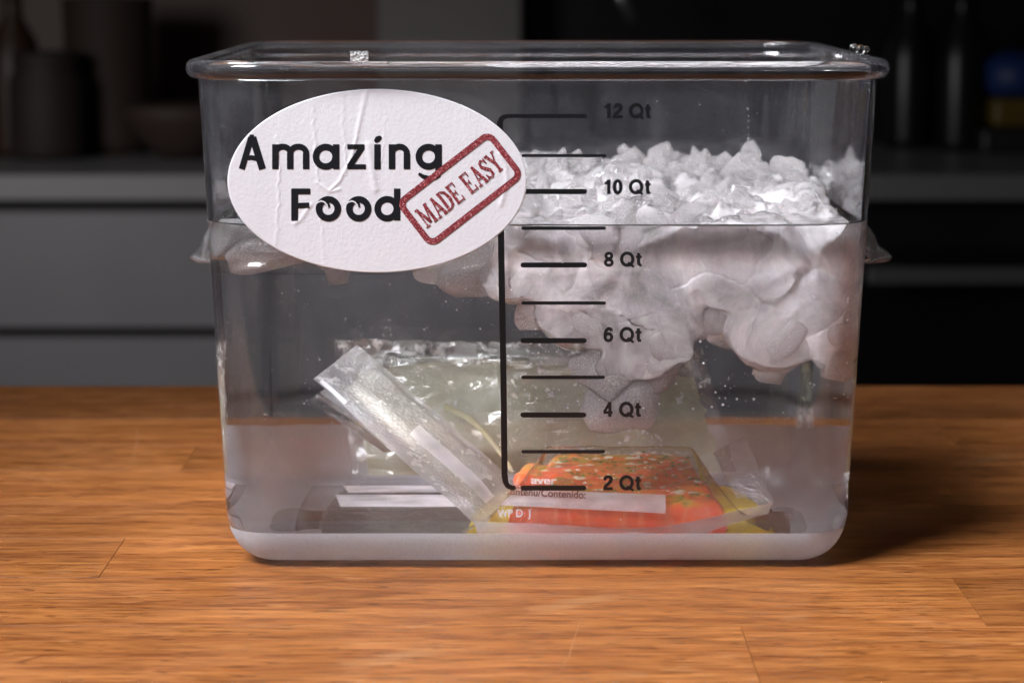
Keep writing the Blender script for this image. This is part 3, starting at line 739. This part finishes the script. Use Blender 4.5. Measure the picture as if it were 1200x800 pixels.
# ------------------------------------------------------------ bag film and food materials
def m_film(name, veil, col=(.80, .78, .80), emb=0, gl=1.45, bstr=.5, flecks=0.):
    k = N(name); v = k.coord()
    h = k.noise(v, 110, 4, .6)
    if emb:
        vo = k.n('TexVoronoi', Scale=emb); k.t.links.new(v, vo.inputs['Vector'])
        h = k.math('ADD', k.math('MULTIPLY', h, .25), k.math('MULTIPLY', vo.outputs[0], 1.2))
    bmp = k.bump(h, bstr, .0015)
    t = k.n('BsdfTransparent'); t.inputs[0].default_value = (.98, .98, .98, 1)
    d = k.n('BsdfDiffuse', Normal=bmp); d.inputs[0].default_value = (*col, 1)
    tr = k.n('BsdfTranslucent'); tr.inputs[0].default_value = (*col, 1)
    g = k.n('BsdfGlossy', Roughness=.2, Normal=bmp)
    f = k.ramp(k.noise(v, 60, 3), [(.3, veil * .7), (.7, veil * 1.2)])
    if flecks:
        fl = k.ramp(k.noise(v, 130, 5, .65), [(.60 - flecks * .1, 0.), (.63 - flecks * .1, .9)])  # white flecks painted into the film for glints and trapped air pockets
        f = k.math('MAXIMUM', f, fl)
    a = k.mix(f, t.outputs[0], k.mix(.4, d.outputs[0], tr.outputs[0]))
    if gl < 1: return k.surf(k.mix(gl, a, g.outputs[0]))
    fr = k.n('Fresnel', IOR=gl, Normal=bmp)
    return k.surf(k.mix(fr.outputs[0], a, g.outputs[0]))
F_clear = m_film('clear_film', .035, bstr=.25, gl=1.2)
F_pat = m_film('embossed_film', .50, (.80, .79, .80), emb=620, bstr=.6, gl=.05, flecks=.08)
F_seal = m_film('embossed_seal_film', .34, (.50, .50, .54), emb=520, bstr=.7, gl=.14)
F_fleck = m_film('crinkled_film', .16, (.86, .86, .84), emb=0, bstr=.28, gl=.10, flecks=-.05)
F_top = m_film('wrinkled_top_film', .35, (.86, .87, .84), bstr=.4, gl=.15, flecks=.4)
F_label = m_film('printed_white_panel', .84, (.95, .91, .95), bstr=.15, gl=.03)
M_label = m_ink('white_print', (.86, .84, .87), .5)
M_lab_txt = m_ink('dark_red_print', (.16, .035, .03), .5)
def m_food(name, c1, c2, scale, rough=.35, trans=.12, extra=None, stops=(.35, .65)):
    k = N(name); v = k.coord(); c = k.mixc(k.ramp(k.noise(v, scale, 5, .6, .5), [(stops[0], 0.), (stops[1], 1.)]), c1, c2)
    if extra: c = extra(k, v, c)
    p = k.n('BsdfPrincipled', Roughness=rough); k.set(p, 'Base Color', c)
    k.set(p, 'Normal', k.bump(k.noise(v, 220, 4), .35, .0012))
    tr = k.n('BsdfTranslucent', Color=c)
    return k.surf(k.mix(trans, p.outputs[0], tr.outputs[0]))
def fat(k, v, c):
    wv = k.n('TexWave', _wave_type='BANDS', _bands_direction='X', Scale=34., Distortion=11., Detail=3., Detail__Scale=1.4)
    k.t.links.new(k.coord(scale=(1, 1, .55)), wv.inputs['Vector'])
    c = k.mixc(k.ramp(wv.outputs[1], [(.70, 0.), (.97, .28)]), c, (.93, .36, .20))
    g = k.n('NewGeometry'); sp_ = k.n('SeparateXYZ'); k.t.links.new(g.outputs['Normal'], sp_.inputs[0])
    up = k.ramp(sp_.outputs[2], [(.45, 0.), (.85, 1.)])
    herb = k.ramp(k.noise(v, 130, 5, .65, .8), [(.36, (.14, .20, .02)), (.44, (.55, .42, .04)), (.52, (.88, .30, .03)), (.64, (.90, .14, .04))])
    herb = k.mixc(k.ramp(k.noise(v, 45, 3), [(.38, 0.), (.60, .85)]), herb, (.92, .13, .045))
    return k.mixc(up, c, herb)
M_salmon = m_food('salmon', (.90, .09, .03), (.93, .16, .055), 60, extra=fat)
M_oil = m_food('yellow_marinade', (.92, .72, .06), (.95, .82, .20), 40, trans=.5)
M_beige = m_food('pale_fish', (.50, .46, .34), (.62, .57, .44), 50, trans=.3)
M_olive = m_food('olive_marinade', (.52, .52, .37), (.66, .66, .54), 26, trans=.45)
M_green = m_ink('herb_green', (.20, .27, .04), .5)
M_cream = m_ink('garlic_cream', (.85, .80, .62), .4)

# ------------------------------------------------------------ salmon bag
bagA = tag(empty('vacuum_bag', (.034, .085, .0035)), 'vacuum bag with an orange herb-covered salmon fillet lying flat on the container floor', 'food bag')
def setp(o, p):
    o.parent = p; o.matrix_parent_inverse = Matrix.Translation(-Vector(p.matrix_basis.translation)) if p.type == 'EMPTY' else Matrix(); return o
def slab(name, quad, z0, z1, mat, nx=36, ny=26, pw=12, amp=.001, seed=0., rise=None):
    """rounded slab over a four-sided footprint (front-left, front-right, back-right, back-left)"""
    q = [Vector(p) for p in quad]; bm = bmesh.new(); bmesh.ops.create_grid(bm, x_segments=nx, y_segments=ny, size=1); bm.verts.ensure_lookup_table()
    def place(bmv, top):
        for v in bmv:
            u, w_ = v.co.x, v.co.y
            e = max(0, (1 - abs(u) ** pw)) ** (1 / 3.) * max(0, (1 - abs(w_) ** pw)) ** (1 / 3.)
            a, b = (u + 1) / 2, (w_ + 1) / 2
            p = (q[0] * (1 - a) + q[1] * a) * (1 - b) + (q[3] * (1 - a) + q[2] * a) * b
            nn = noise.noise(Vector((p.x * 60, p.y * 60, seed))) * amp + noise.noise(Vector((p.x * 200, p.y * 200, seed))) * amp * .35
            zt_l = z1 + (0 if rise is None else rise * b); zz = z0 + (zt_l - z0) * .45 + ((zt_l - z0) * .55 * e + nn * e if top else -(zt_l - z0) * .45 * e)
            v.co = Vector((p.x, p.y, zz))
    place(bm.verts, True)
    bm2 = bmesh.new(); bmesh.ops.create_grid(bm2, x_segments=nx, y_segments=ny, size=1); place(bm2.verts, False)
    for f in bm2.faces: f.normal_flip()
    me2 = bpy.data.meshes.new('t'); bm2.to_mesh(me2); bm2.free(); bm.from_mesh(me2); bpy.data.meshes.remove(me2)
    bmesh.ops.remove_doubles(bm, verts=bm.verts, dist=1e-6)
    return fin(name, bm, mat, None, True)
fq = [(-.013, .046), (.0800, .046), (.068, .125), (.006, .125)]
fq = [Vector((a, b, 0)) for a, b in fq]
fil = setp(slab('salmon_fillet', fq, .005, .0225, M_salmon, nx=60, ny=50, amp=.0022, rise=.0145), bagA)
sl = setp(slab('salmon_slice', [Vector(p) for p in ((-.012, .10, 0), (.02, .10, 0), (.02, .145, 0), (-.004, .145, 0))],   .005, .0290, M_salmon, 16, 16, amp=.0015), bagA)
setp(slab('marinade', [Vector(p) for p in ((-.030, .0462, 0), (.101, .0462, 0), (.088, .14, 0), (-.012, .14, 0))],     .0042, .0200, M_oil, amp=.002, seed=4.), bagA)
def hA(x, y):
    l = -.013 + .019 * (y - .046) / .079; r = .080 - .012 * (y - .046) / .079
    d = math.hypot(max(l - x, x - r, 0), max(.046 - y, y - .125, 0)); tz = .0225 + .0145 * min(1, max(0, (y - .046) / .079)) + .0012
    return .0062 + (tz - .0062) * (.45 * math.exp(-(d / .0045) ** 2) + .55 * math.exp(-(d / .026) ** 2))
def onfilm(px, py, lift):
    p, d = refr(px, py); t = .005
    while t < .3:
        q = p + d * t
        if q.z <= hA(q.x, q.y) + lift: return q
        t += .0004
    return q
def filmA(u, v):
    x0, x1 = -.034 + .024 * v, .107 - .012 * v; x = x0 + (x1 - x0) * u; y = .030 + .118 * v
    # nearness to fillet
    l = -.013 + (.019) * (y - .046) / .079; r = .080 - .012 * (y - .046) / .079
    dx = max(l - x, x - r, 0); dy = max(.046 - y, y - .125, 0); d = math.hypot(dx, dy)
    tz = .0225 + .0145 * min(1, max(0, (y - .046) / .079)) + .0012
    h = .0062 + (tz - .0062) * (.45 * math.exp(-(d / .0045) ** 2) + .55 * math.exp(-(d / .026) ** 2))
    h += .0006 * noise.noise(Vector((x * 180, y * 180, 2)))
    if y < .044: h += .0022 * math.sin(u * 5 + .5) + (.012 * max(0, u - .75) / .25)
    return (x, y, h)
setp(grid('film', filmA, 90, 70, F_clear), bagA)
p = [wy(836, 530, .10), wy(874, 512, .10), wy(908, 598, .085), wy(872, 606, .075)]
p = [Vector(q) for q in p]
def flap(u, v):
    a = p[0].lerp(p[1], u); b = p[3].lerp(p[2], u); c = a.lerp(b, v); c.z = max(c.z, .0045); c.y += .004 * math.sin(v * 3 + u * 2) + .0004 * noise.noise(c * 300); return c
o = setp(grid('embossed_seal', flap, 30, 40, F_seal), bagA); o['label'] = 'silvery embossed seal standing up at the right end'
pf = [wy(556, 612, .036), wy(905, 593, .050), wy(900, 606, .040), wy(560, 624, .030)]
def fseal(u, v):
    a = pf[0].lerp(pf[1], u); b = pf[3].lerp(pf[2], u); c = a.lerp(b, v); c.z = max(c.z + .0012 * math.sin(u * 7) - .006 * math.sin(u * PI) * .9, .0042); return c
setp(grid('front_seal', fseal, 60, 6, m_film('seal_film', .5, (.82, .80, .82), bstr=.3, gl=.04)), bagA)
# printed panel on the sloping front of the film
pl = [(606, 574), (780, 581), (780, 604), (586, 594)]
def lerp2(a, b, t): return (a[0] + (b[0] - a[0]) * t, a[1] + (b[1] - a[1]) * t)
def panel(u, v):
    q = lerp2(lerp2(pl[0], pl[1], u), lerp2(pl[3], pl[2], u), v); return onfilm(q[0], q[1], .0012)
lab = setp(grid('label_panel', panel, 40, 10, F_label), bagA); lab['label'] = 'white write-on panel across the front'
for s_, x, y, h, ca, dv, sxx in (('Contenu/Contenido:', 589, 580.5, 9.6, M_lab_txt, (1, .055), .88), ('aver', 622, 566.5, 10, M_label, (1, .03), 1.25), ('WP D  J', 583, 607.5, 8.5, M_label, (1, -.01), 1.)):
    o = text_mesh('printed_text', s_, x, y, h, ca, None, 0.0, off=.012 if h < 9 else .02, W=lambda x, y, pr: onfilm(x, y, .0020), dirv=dv, sx=sxx); setp(o, bagA)
def flakes(name, n, mat, smin, smax, seed):
    rs = random.Random(seed); bm = bmesh.new()
    for _ in range(n):
        u, v = rs.uniform(.06, .94), rs.uniform(.08, .95)
        a = fq[0].lerp(fq[1], u); b = fq[3].lerp(fq[2], u); c = a.lerp(b, v)
        s = rs.uniform(smin, smax); th = rs.uniform(0, 6); k = rs.randint(4, 6)
        z = .0225 + .0145 * v + .0004 + rs.uniform(-.0006, .0003)
        vs = [bm.verts.new((c.x + s * rs.uniform(.5, 1.2) * math.cos(th + i * 2 * PI / k), c.y + s * rs.uniform(.5, 1.2) * 1.3 * math.sin(th + i * 2 * PI / k), z + rs.uniform(-.0003, .0003))) for i in range(k)]
        bm.faces.new(vs)
        ap = bm.verts.new((c.x, c.y, z + .0006))
        for i in range(k): bm.faces.new((vs[i], vs[(i + 1) % k], ap))
    o = setp(fin(name, bm, mat), bagA); o['kind'] = 'stuff'
flakes('herbs', 120, M_green, .0007, .0022, 3); flakes('garlic_bits', 90, M_cream, .0010, .0034, 5)

# ------------------------------------------------------------ slanting bag on the left
def bag(name, label, corners, bulge, mats, edge=(.16, .07, .05, .10), nu=40, nv=70, cat='food bag', group=None, thick=1.):
    c00, c10, c11, c01 = [Vector(c) for c in corners]          # u across, v along
    base_ = (c00 + c10 + c11 + c01) / 4
    root = tag(empty(name, base_), label, cat, group)
    nrm = (c10 - c00).cross(c01 - c00).normalized()
    if nrm.y > 0: nrm = -nrm
    def bl(u, v): return (c00.lerp(c10, u)).lerp(c01.lerp(c11, u), v)
    def prof(u, v):
        a = np.interp(u, [0, edge[0], edge[0] + .18, 1 - edge[1] - .18, 1 - edge[1], 1], [0, .02, 1, 1, .02, 0])
        b = np.interp(v, [0, edge[2], edge[2] + .10, 1 - edge[3] - .10, 1 - edge[3], 1], [0, .02, 1, 1, .02, 0])
        a = a * a * (3 - 2 * a); b = b * b * (3 - 2 * b); return float(a * b)
    def front(u, v, k=1.): 
        q = bl(u, v); return q + nrm * (bulge * prof(u, v) * k + .0006 * noise.noise(q * 70) + .0001 * noise.noise(q * 300)) 
    return root, bl, prof, front, nrm
cB = [wy(367, 446, .085), wy(418, 405, .115), wy(612, 575, .075), wy(562, 624, .036)]
for c in cB: c.z = max(c.z, .0042)
# c00 top-left, c10 top-right, c11 bottom-right, c01 bottom-left
bagB, blB, prB, frB, nB = bag('vacuum_bag', 'slim embossed vacuum bag of pale fish leaning diagonally at the left of the salmon', (cB[0], cB[1], cB[2], cB[3]), .0024, None, edge=(.26, .04, .12, .06))
setp(grid('embossed_film', lambda u, v: frB(u, v, 1.) + nB * .0012, 60, 130, F_pat), bagB)
def foodB(u, v):
    uu, vv = .25 + .72 * u, .13 + .80 * v; return frB(uu, vv, .92)
setp(grid('pale_fish', foodB, 40, 70, M_beige), bagB)
setp(grid('pale_fish_back', lambda u, v: blB(.25 + .72 * u, .13 + .80 * v) - nB * .005 * prB(.25 + .72 * u, .13 + .80 * v), 20, 40, M_beige), bagB)
o = setp(grid('label_panel', lambda u, v: frB(.36 + .20 * u, .48 + .46 * v, 1.) + nB * .0016, 10, 50, F_label), bagB); o['label'] = 'narrow white write-on panel'
setp(grid('label_tab', lambda u, v: frB(.015 + .07 * u, .03 + .15 * v, 1.) + nB * .0016, 6, 12, M_label), bagB)
cF = [wy(362, 470, .10), wy(400, 440, .12), wy(480, 530, .10), wy(450, 530, .09)]
o = setp(grid('loose_film_end', lambda u, v: cF[0].lerp(cF[1], u).lerp(cF[3].lerp(cF[2], u), v) + Vector((0, .002 * math.sin(u * 6), 0)), 16, 24, m_film('dull_film', .42, (.66, .64, .66), bstr=.2)), bagB)

# ------------------------------------------------------------ big bag at the rear
cC = [wy(392, 402, .215), wy(822, 410, .205), wy(862, 556, .185), wy(415, 560, .185)]
bagC, blC, prC, frC, nC = bag('vacuum_bag', 'large bag of greenish marinade standing along the rear wall behind the salmon', (cC[0], cC[1], cC[2], cC[3]), .014, None, edge=(.05, .05, .10, .04))
setp(grid('film', lambda u, v: frC(u, v, 1.) + nC * (.0024 + .0026 * noise.noise(Vector((u * 9, v * 5, 3))) + .0022 * (1 - 2 * abs(noise.noise(Vector((u * 14, v * 9, 8)))))), 120, 60, F_fleck), bagC)
setp(grid('marinade', lambda u, v: frC(.05 + .05 * noise.noise(Vector((1, v * 6, 0))) + (.90 + .07 * noise.noise(Vector((5, v * 5, 3)))) * u, .13 + .03 * noise.noise(Vector((u * 6, 2, 2))) + .84 * v, .9), 60, 40, M_olive), bagC)
setp(grid('marinade_back', lambda u, v: blC(.04 + .92 * u, .10 + .88 * v) - nC * .010 * prC(.04 + .92 * u, .10 + .88 * v), 40, 24, M_olive), bagC)
o = setp(grid('crinkled_top_seal', lambda u, v: frC(.02 + .96 * u, .0 + .24 * v, 1.) + nC * (.003 + .0035 * abs(math.sin(u * 23 + 3 * noise.noise(Vector((u * 12, v * 3, 1))))) * (1 - v)), 160, 20, F_top), bagC)
# yellow fold running down from the middle of the big bag
e0, e1 = wy(520, 468, .17), wy(600, 545, .14)
def fold(u, v):
    c = e0.lerp(e1, u); a = 2 * PI * v; return c + Vector((0, 0, .006 * math.sin(u * 3) - .003)) + Vector((0, .0016 * math.cos(a), .0016 * math.sin(a)))
o = setp(grid('yellow_fold', fold, 20, 12, m_food('pale_oil', (.60, .56, .36), (.68, .64, .46), 60, trans=.5)), bagC)

# ------------------------------------------------------------ flat bag end on the floor with two write-on strips
bagD = tag(empty('flat_bag_end', (-.06, .12, .0035)), 'empty clear bag end lying flat on the container floor with two white write-on strips', 'food bag')
qd = [wz(372, 624, .0040), wz(560, 624, .0040), wz(560, 545, .0040), wz(418, 545, .0040)]
def bd(u, v): return qd[0].lerp(qd[1], u).lerp(qd[3].lerp(qd[2], u), v)
setp(grid('film', lambda u, v: bd(u, v), 20, 20, F_clear), bagD)
for (xa, xb, ya, yb) in ((402, 560, 571, 583.5), (393, 560, 587.5, 605)):
    z_ = .0046; c = [wz(xa + 6, yb, z_), wz(xb, yb, z_), wz(xb, ya, z_), wz(xa, ya, z_)]
    setp(grid('write_on_strip', lambda u, v, c=c: c[0].lerp(c[1], u).lerp(c[3].lerp(c[2], u), v), 12, 3, F_label), bagD)

# ------------------------------------------------------------ droplets, bubbles, small tab on the rim
def balls(name, pts, mat, parent=None, sub=2):
    bm = bmesh.new()
    for (c, r) in pts:
        bmesh.ops.create_icosphere(bm, subdivisions=sub, radius=r, matrix=Matrix.Translation(c))
    return fin(name, bm, mat, parent, True)
M_drop = N('droplet_water'); _g = M_drop.n('BsdfGlass', IOR=1.33, Roughness=0.); M_drop = M_drop.surf(_g.outputs[0])
dr = [(873, 93, 1.1), (876, 128, .55), (877, 136, .3), (877, 142, .4), (877, 150, .35), (877, 158, .3), (877, 163, .65), (877, 170, .4), (878, 177, .45), (878, 184, .35), (878, 198, .7), (880, 228, .5), (770, 119, .35), (820, 123, .4), (832, 172, .3), (793, 192, .35), (847, 153, .3), (826, 159, .25), (887, 133, .35), (972, 193, .5), (600, 92, .4), (455, 77, .6), (610, 168, .3), (930, 116, .3), (905, 106, .3), (350, 480, .3), (640, 230, .3)]
tag(balls('water_droplets', [(wall(x, y, .0000), r * .001) for x, y, r in dr], M_drop), 'line of tiny water droplets on the outside of the front wall near the right', 'droplets', kind='stuff')
def bead(px, py, y, r): c = air(px, py, y); return (c, r)
for k, (x, y, r) in enumerate(((1001, 62, .0022), (1009, 63, .0020), (1015, 66, .0016))):
    c = air(x, y, .115); o = balls('water_bead', [(Vector((0, 0, 0)), r)], M_drop); o.location = (c.x, c.y, .2083 + r * .5)
    tag(o, ('largest clear water bead on the right rim, leftmost of the three touching beads', 'middle one of the three touching clear water beads on the right rim', 'smallest clear water bead on the right rim, at the outer end of the three')[k], 'droplet', 'water beads on the right rim')
rs = random.Random(11); pts = []
for _ in range(420):
    px_, py_ = rs.uniform(275, 985), rs.uniform(330, 612); pts.append((wy(px_, py_, rs.uniform(.02, .10)), rs.choice((.00018, .00022, .0003, .00022, .0004))))
for _ in range(160):
    px_, py_ = rs.uniform(620, 995), rs.uniform(275, 480); pts.append((wy(px_, py_, rs.uniform(.0185, .022)), rs.uniform(.0002, .0007)))
pts = [q for q in pts if q[0].z > .006]
M_speck = m_ink('air_bubble_white', (.8, .8, .8), .15)
tag(balls('air_bubbles', pts, M_speck, None, 1), 'tiny pale air bubbles drifting through the water', 'bubbles', kind='stuff')
c = air(421, 67, .0065)
def tab(u, v): return Vector((c.x - .0036 + .0072 * u, c.y + .0006 * math.sin(u * 5), .2066 + .0052 * v))
tag(grid('rim_tab', tab, 10, 8, m_film('tab_film', .7, (.8, .8, .8), emb=900, bstr=1., gl=2.)), 'small frosted tab added on the front rim above the sticker', 'scrap')  # frosted tab added just behind the front rim

# ------------------------------------------------------------ dim kitchen behind
M_floor = pbr('dark_floor', (.12, .10, .09), .5)
M_wallp = pbr('brown_backsplash', (.075, .032, .017), .5)
M_grey = pbr('grey_lacquer', (.21, .205, .215), .45)
M_stone = pbr('pale_stone', (.27, .265, .27), .35)
M_dark = pbr('black_appliance', (.008, .008, .009), .3)
M_steel = pbr('brushed_steel', (.5, .5, .5), .35, 1.)
M_pale = pbr('pale_panel', (.55, .52, .48), .5)
def S_(o): return tag(o, kind='structure')
S_(boxo('kitchen_floor', (-3, 3, -2.2, 2.72, -.93, -.9), M_floor))
S_(boxo('back_wall', (-3, 3, 2.66, 2.74, -.9, 1.6), M_wallp))
CYF = zrow(205)                                          # front of the rear worktop
S_(boxo('added_side_wall', (-1.72, -1.64, .2, 2.655, -.9, 1.6), pbr('white_wall', (.72, .71, .70), .6)))  # unseen pale wall added as a bright reflection for the container's rear-left corner
S_(boxo('rear_worktop', (-1.6, 2.2, CYF, 2.655, -.031, 0), M_stone, bev=.002))
BX = air(985, 300, CYF).x
cab = tag(empty('drawer_cabinet', (-.6, CYF + .03, -.9)), 'grey kitchen drawer cabinet under the rear worktop at the left', 'cabinet')
zg = air(600, 390, CYF + .02).z
def sp_(o, r): o.parent = r; o.matrix_parent_inverse = Matrix.Translation(-r.location); return o
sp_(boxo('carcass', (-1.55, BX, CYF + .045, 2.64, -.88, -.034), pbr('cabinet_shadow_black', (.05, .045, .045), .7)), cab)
for (x0, x1) in ((-1.55, BX),):
    sp_(boxo('drawer_front', (x0, x1, CYF + .018, CYF + .040, zg + .006, -.046), M_grey, bev=.002), cab)
    sp_(boxo('drawer_front', (x0, x1, CYF + .018, CYF + .040, zg - .36, zg - .006), M_grey, bev=.002), cab)
    sp_(boxo('drawer_front', (x0, x1, CYF + .018, CYF + .040, -.84, zg - .372), M_grey, bev=.002), cab)
ov = tag(empty('oven', (BX + .3, CYF + .03, -.9)), 'black built-in oven with a grey bar handle under the rear worktop at the right', 'oven')
sp_(boxo('oven_body', (BX + .004, BX + .60, CYF + .02, 2.64, -.88, -.033), M_dark, bev=.002), ov)
zh = air(600, 322, CYF - .02).z
sp_(boxo('oven_handle', (BX + .03, BX + .57, CYF - .035, CYF - .018, zh - .010, zh + .010), pbr('grey_metal', (.16, .16, .16), .5, .2), bev=.003, seg=2), ov)
for x_ in (BX + .06, BX + .53): sp_(boxo('handle_bracket', (x_, x_ + .02, CYF - .018, CYF + .0195, zh - .007, zh + .007), M_steel), ov)
sp_(boxo('control_panel', (BX + .01, BX + .59, CYF + .012, CYF + .0195, -.09, -.045), pbr('dark_glass', (.02, .02, .022), .1)), ov)
# pale pillar between the two halves of the kitchen
x0 = air(442, 20, 2.5).x; x1 = air(612, 20, 2.5).x
tag(boxo('tall_panel', (x0, x1, 2.50, 2.655, .0015, 1.5), pbr('taupe_panel', (.17, .16, .15), .6), bev=.004), 'tall taupe panel standing on the rear worktop against the wall', 'panel')
tag(boxo('dark_splashback', (x1 + .01, 2.1, 2.60, 2.658, .0015, 1.5), M_dark), 'black splashback behind the right half of the rear worktop', 'splashback')
def lathe(name, prof, loc, mat, label, cat, group=None, n=24):
    bm = bmesh.new(); rings = []
    for r, z in prof: rings.append([bm.verts.new((r * math.cos(2 * PI * k / n), r * math.sin(2 * PI * k / n), z)) for k in range(n)])
    for a, b in zip(rings[:-1], rings[1:]):
        for k in range(n): bm.faces.new((a[k], a[(k + 1) % n], b[(k + 1) % n], b[k]))
    bm.faces.new(rings[0][::-1]); bm.faces.new(rings[-1])
    o = fin(name, bm, mat, None, True); o.location = loc; return tag(o, label, cat, group)
def back(px, y): return air(px, 200, y).x
bottle = [(.034, 0), (.036, .01), (.036, .12), (.03, .15), (.013, .18), (.012, .215), (.015, .218), (.015, .235), (.01, .237)]
lathe('bottle', bottle, (back(20, 2.35), 2.35, .001), m_ink('amber_glass', (.03, .011, .003), .5), 'dim amber bottle on the rear worktop at the far left', 'bottle')
jar = [(.045, 0), (.05, .01), (.05, .10), (.042, .115), (.044, .12), (.044, .135), (.04, .137)]
lathe('jar', jar, (back(58, 2.3), 2.3, .001), m_ink('dark_jar', (.022, .013, .010), .7), 'dark jar with a lid next to the amber bottle', 'jar')
lathe('glass_jug', [(.05, 0), (.055, .02), (.06, .20), (.062, .205), (.055, .20)], (back(130, 2.4), 2.4, .001), pbr('smoky_glass', (.035, .020, .014), .7), 'tall smoky jug on the rear worktop', 'jug')
lathe('bowl', [(.03, 0), (.05, .02), (.075, .05), (.08, .07), (.072, .068)], (back(215, 2.3), 2.3, .001), pbr('brown_bowl', (.04, .022, .016), .7), 'low brown bowl on the rear worktop left of the container', 'bowl')
# blue cloth roll and yellow-handled tool at the far right
lathe('blue_canister', [(.04, 0), (.05, .01), (.052, .045), (.03, .055), (.02, .06)], (air(1192, 110, 2.45).x, 2.45, air(1192, 112, 2.45).z), m_ink('blue_plastic', (.012, .035, .16), .5), 'blue plastic canister lying on top of the yellow and black tool box', 'canister')
tb = tag(empty('tool_box', (air(1205, 150, 2.45).x, 2.45, .001)), 'yellow and black tool box at the right end of the rear worktop', 'tool box')
tx = tb.location.x; zt_ = air(1192, 112, 2.45).z
sp_(boxo('box_body', (tx - .075, tx + .10, 2.38, 2.52, .001, zt_ * .45), m_ink('black_plastic', (.02, .02, .02), .4), bev=.006, seg=2), tb)
sp_(boxo('box_lid', (tx - .06, tx + .10, 2.385, 2.515, zt_ * .45 + .001, zt_ - .001), m_ink('yellow_plastic', (.13, .085, .01), .5), bev=.008, seg=2), tb)
lathe('bottle', bottle, (back(1125, 2.45), 2.45, .001), m_ink('green_black_glass', (.004, .005, .004), .35), 'thin dark glass bottle on the rear worktop right of the container', 'bottle')
lathe('bottle', bottle, (back(1065, 2.5), 2.5, .001), m_ink('black_glass', (.004, .004, .004), .35), 'black glass bottle nearest the container on the rear worktop', 'bottle')
# steel utensil hanging high up behind
a_, b_ = air(712, -30, 2.4), air(744, 25, 2.4)
bm = bmesh.new()
d_ = (b_ - a_); L_ = d_.length
bmesh.ops.create_cone(bm, cap_ends=True, segments=16, radius1=.006, radius2=.010, depth=L_, matrix=Matrix.Translation((a_ + b_) / 2) @ d_.to_track_quat('Z', 'Y').to_matrix().to_4x4())
tag(fin('steel_utensil', bm, M_steel, None, True), 'slanting steel utensil hanging in the dark behind the container', 'utensil')
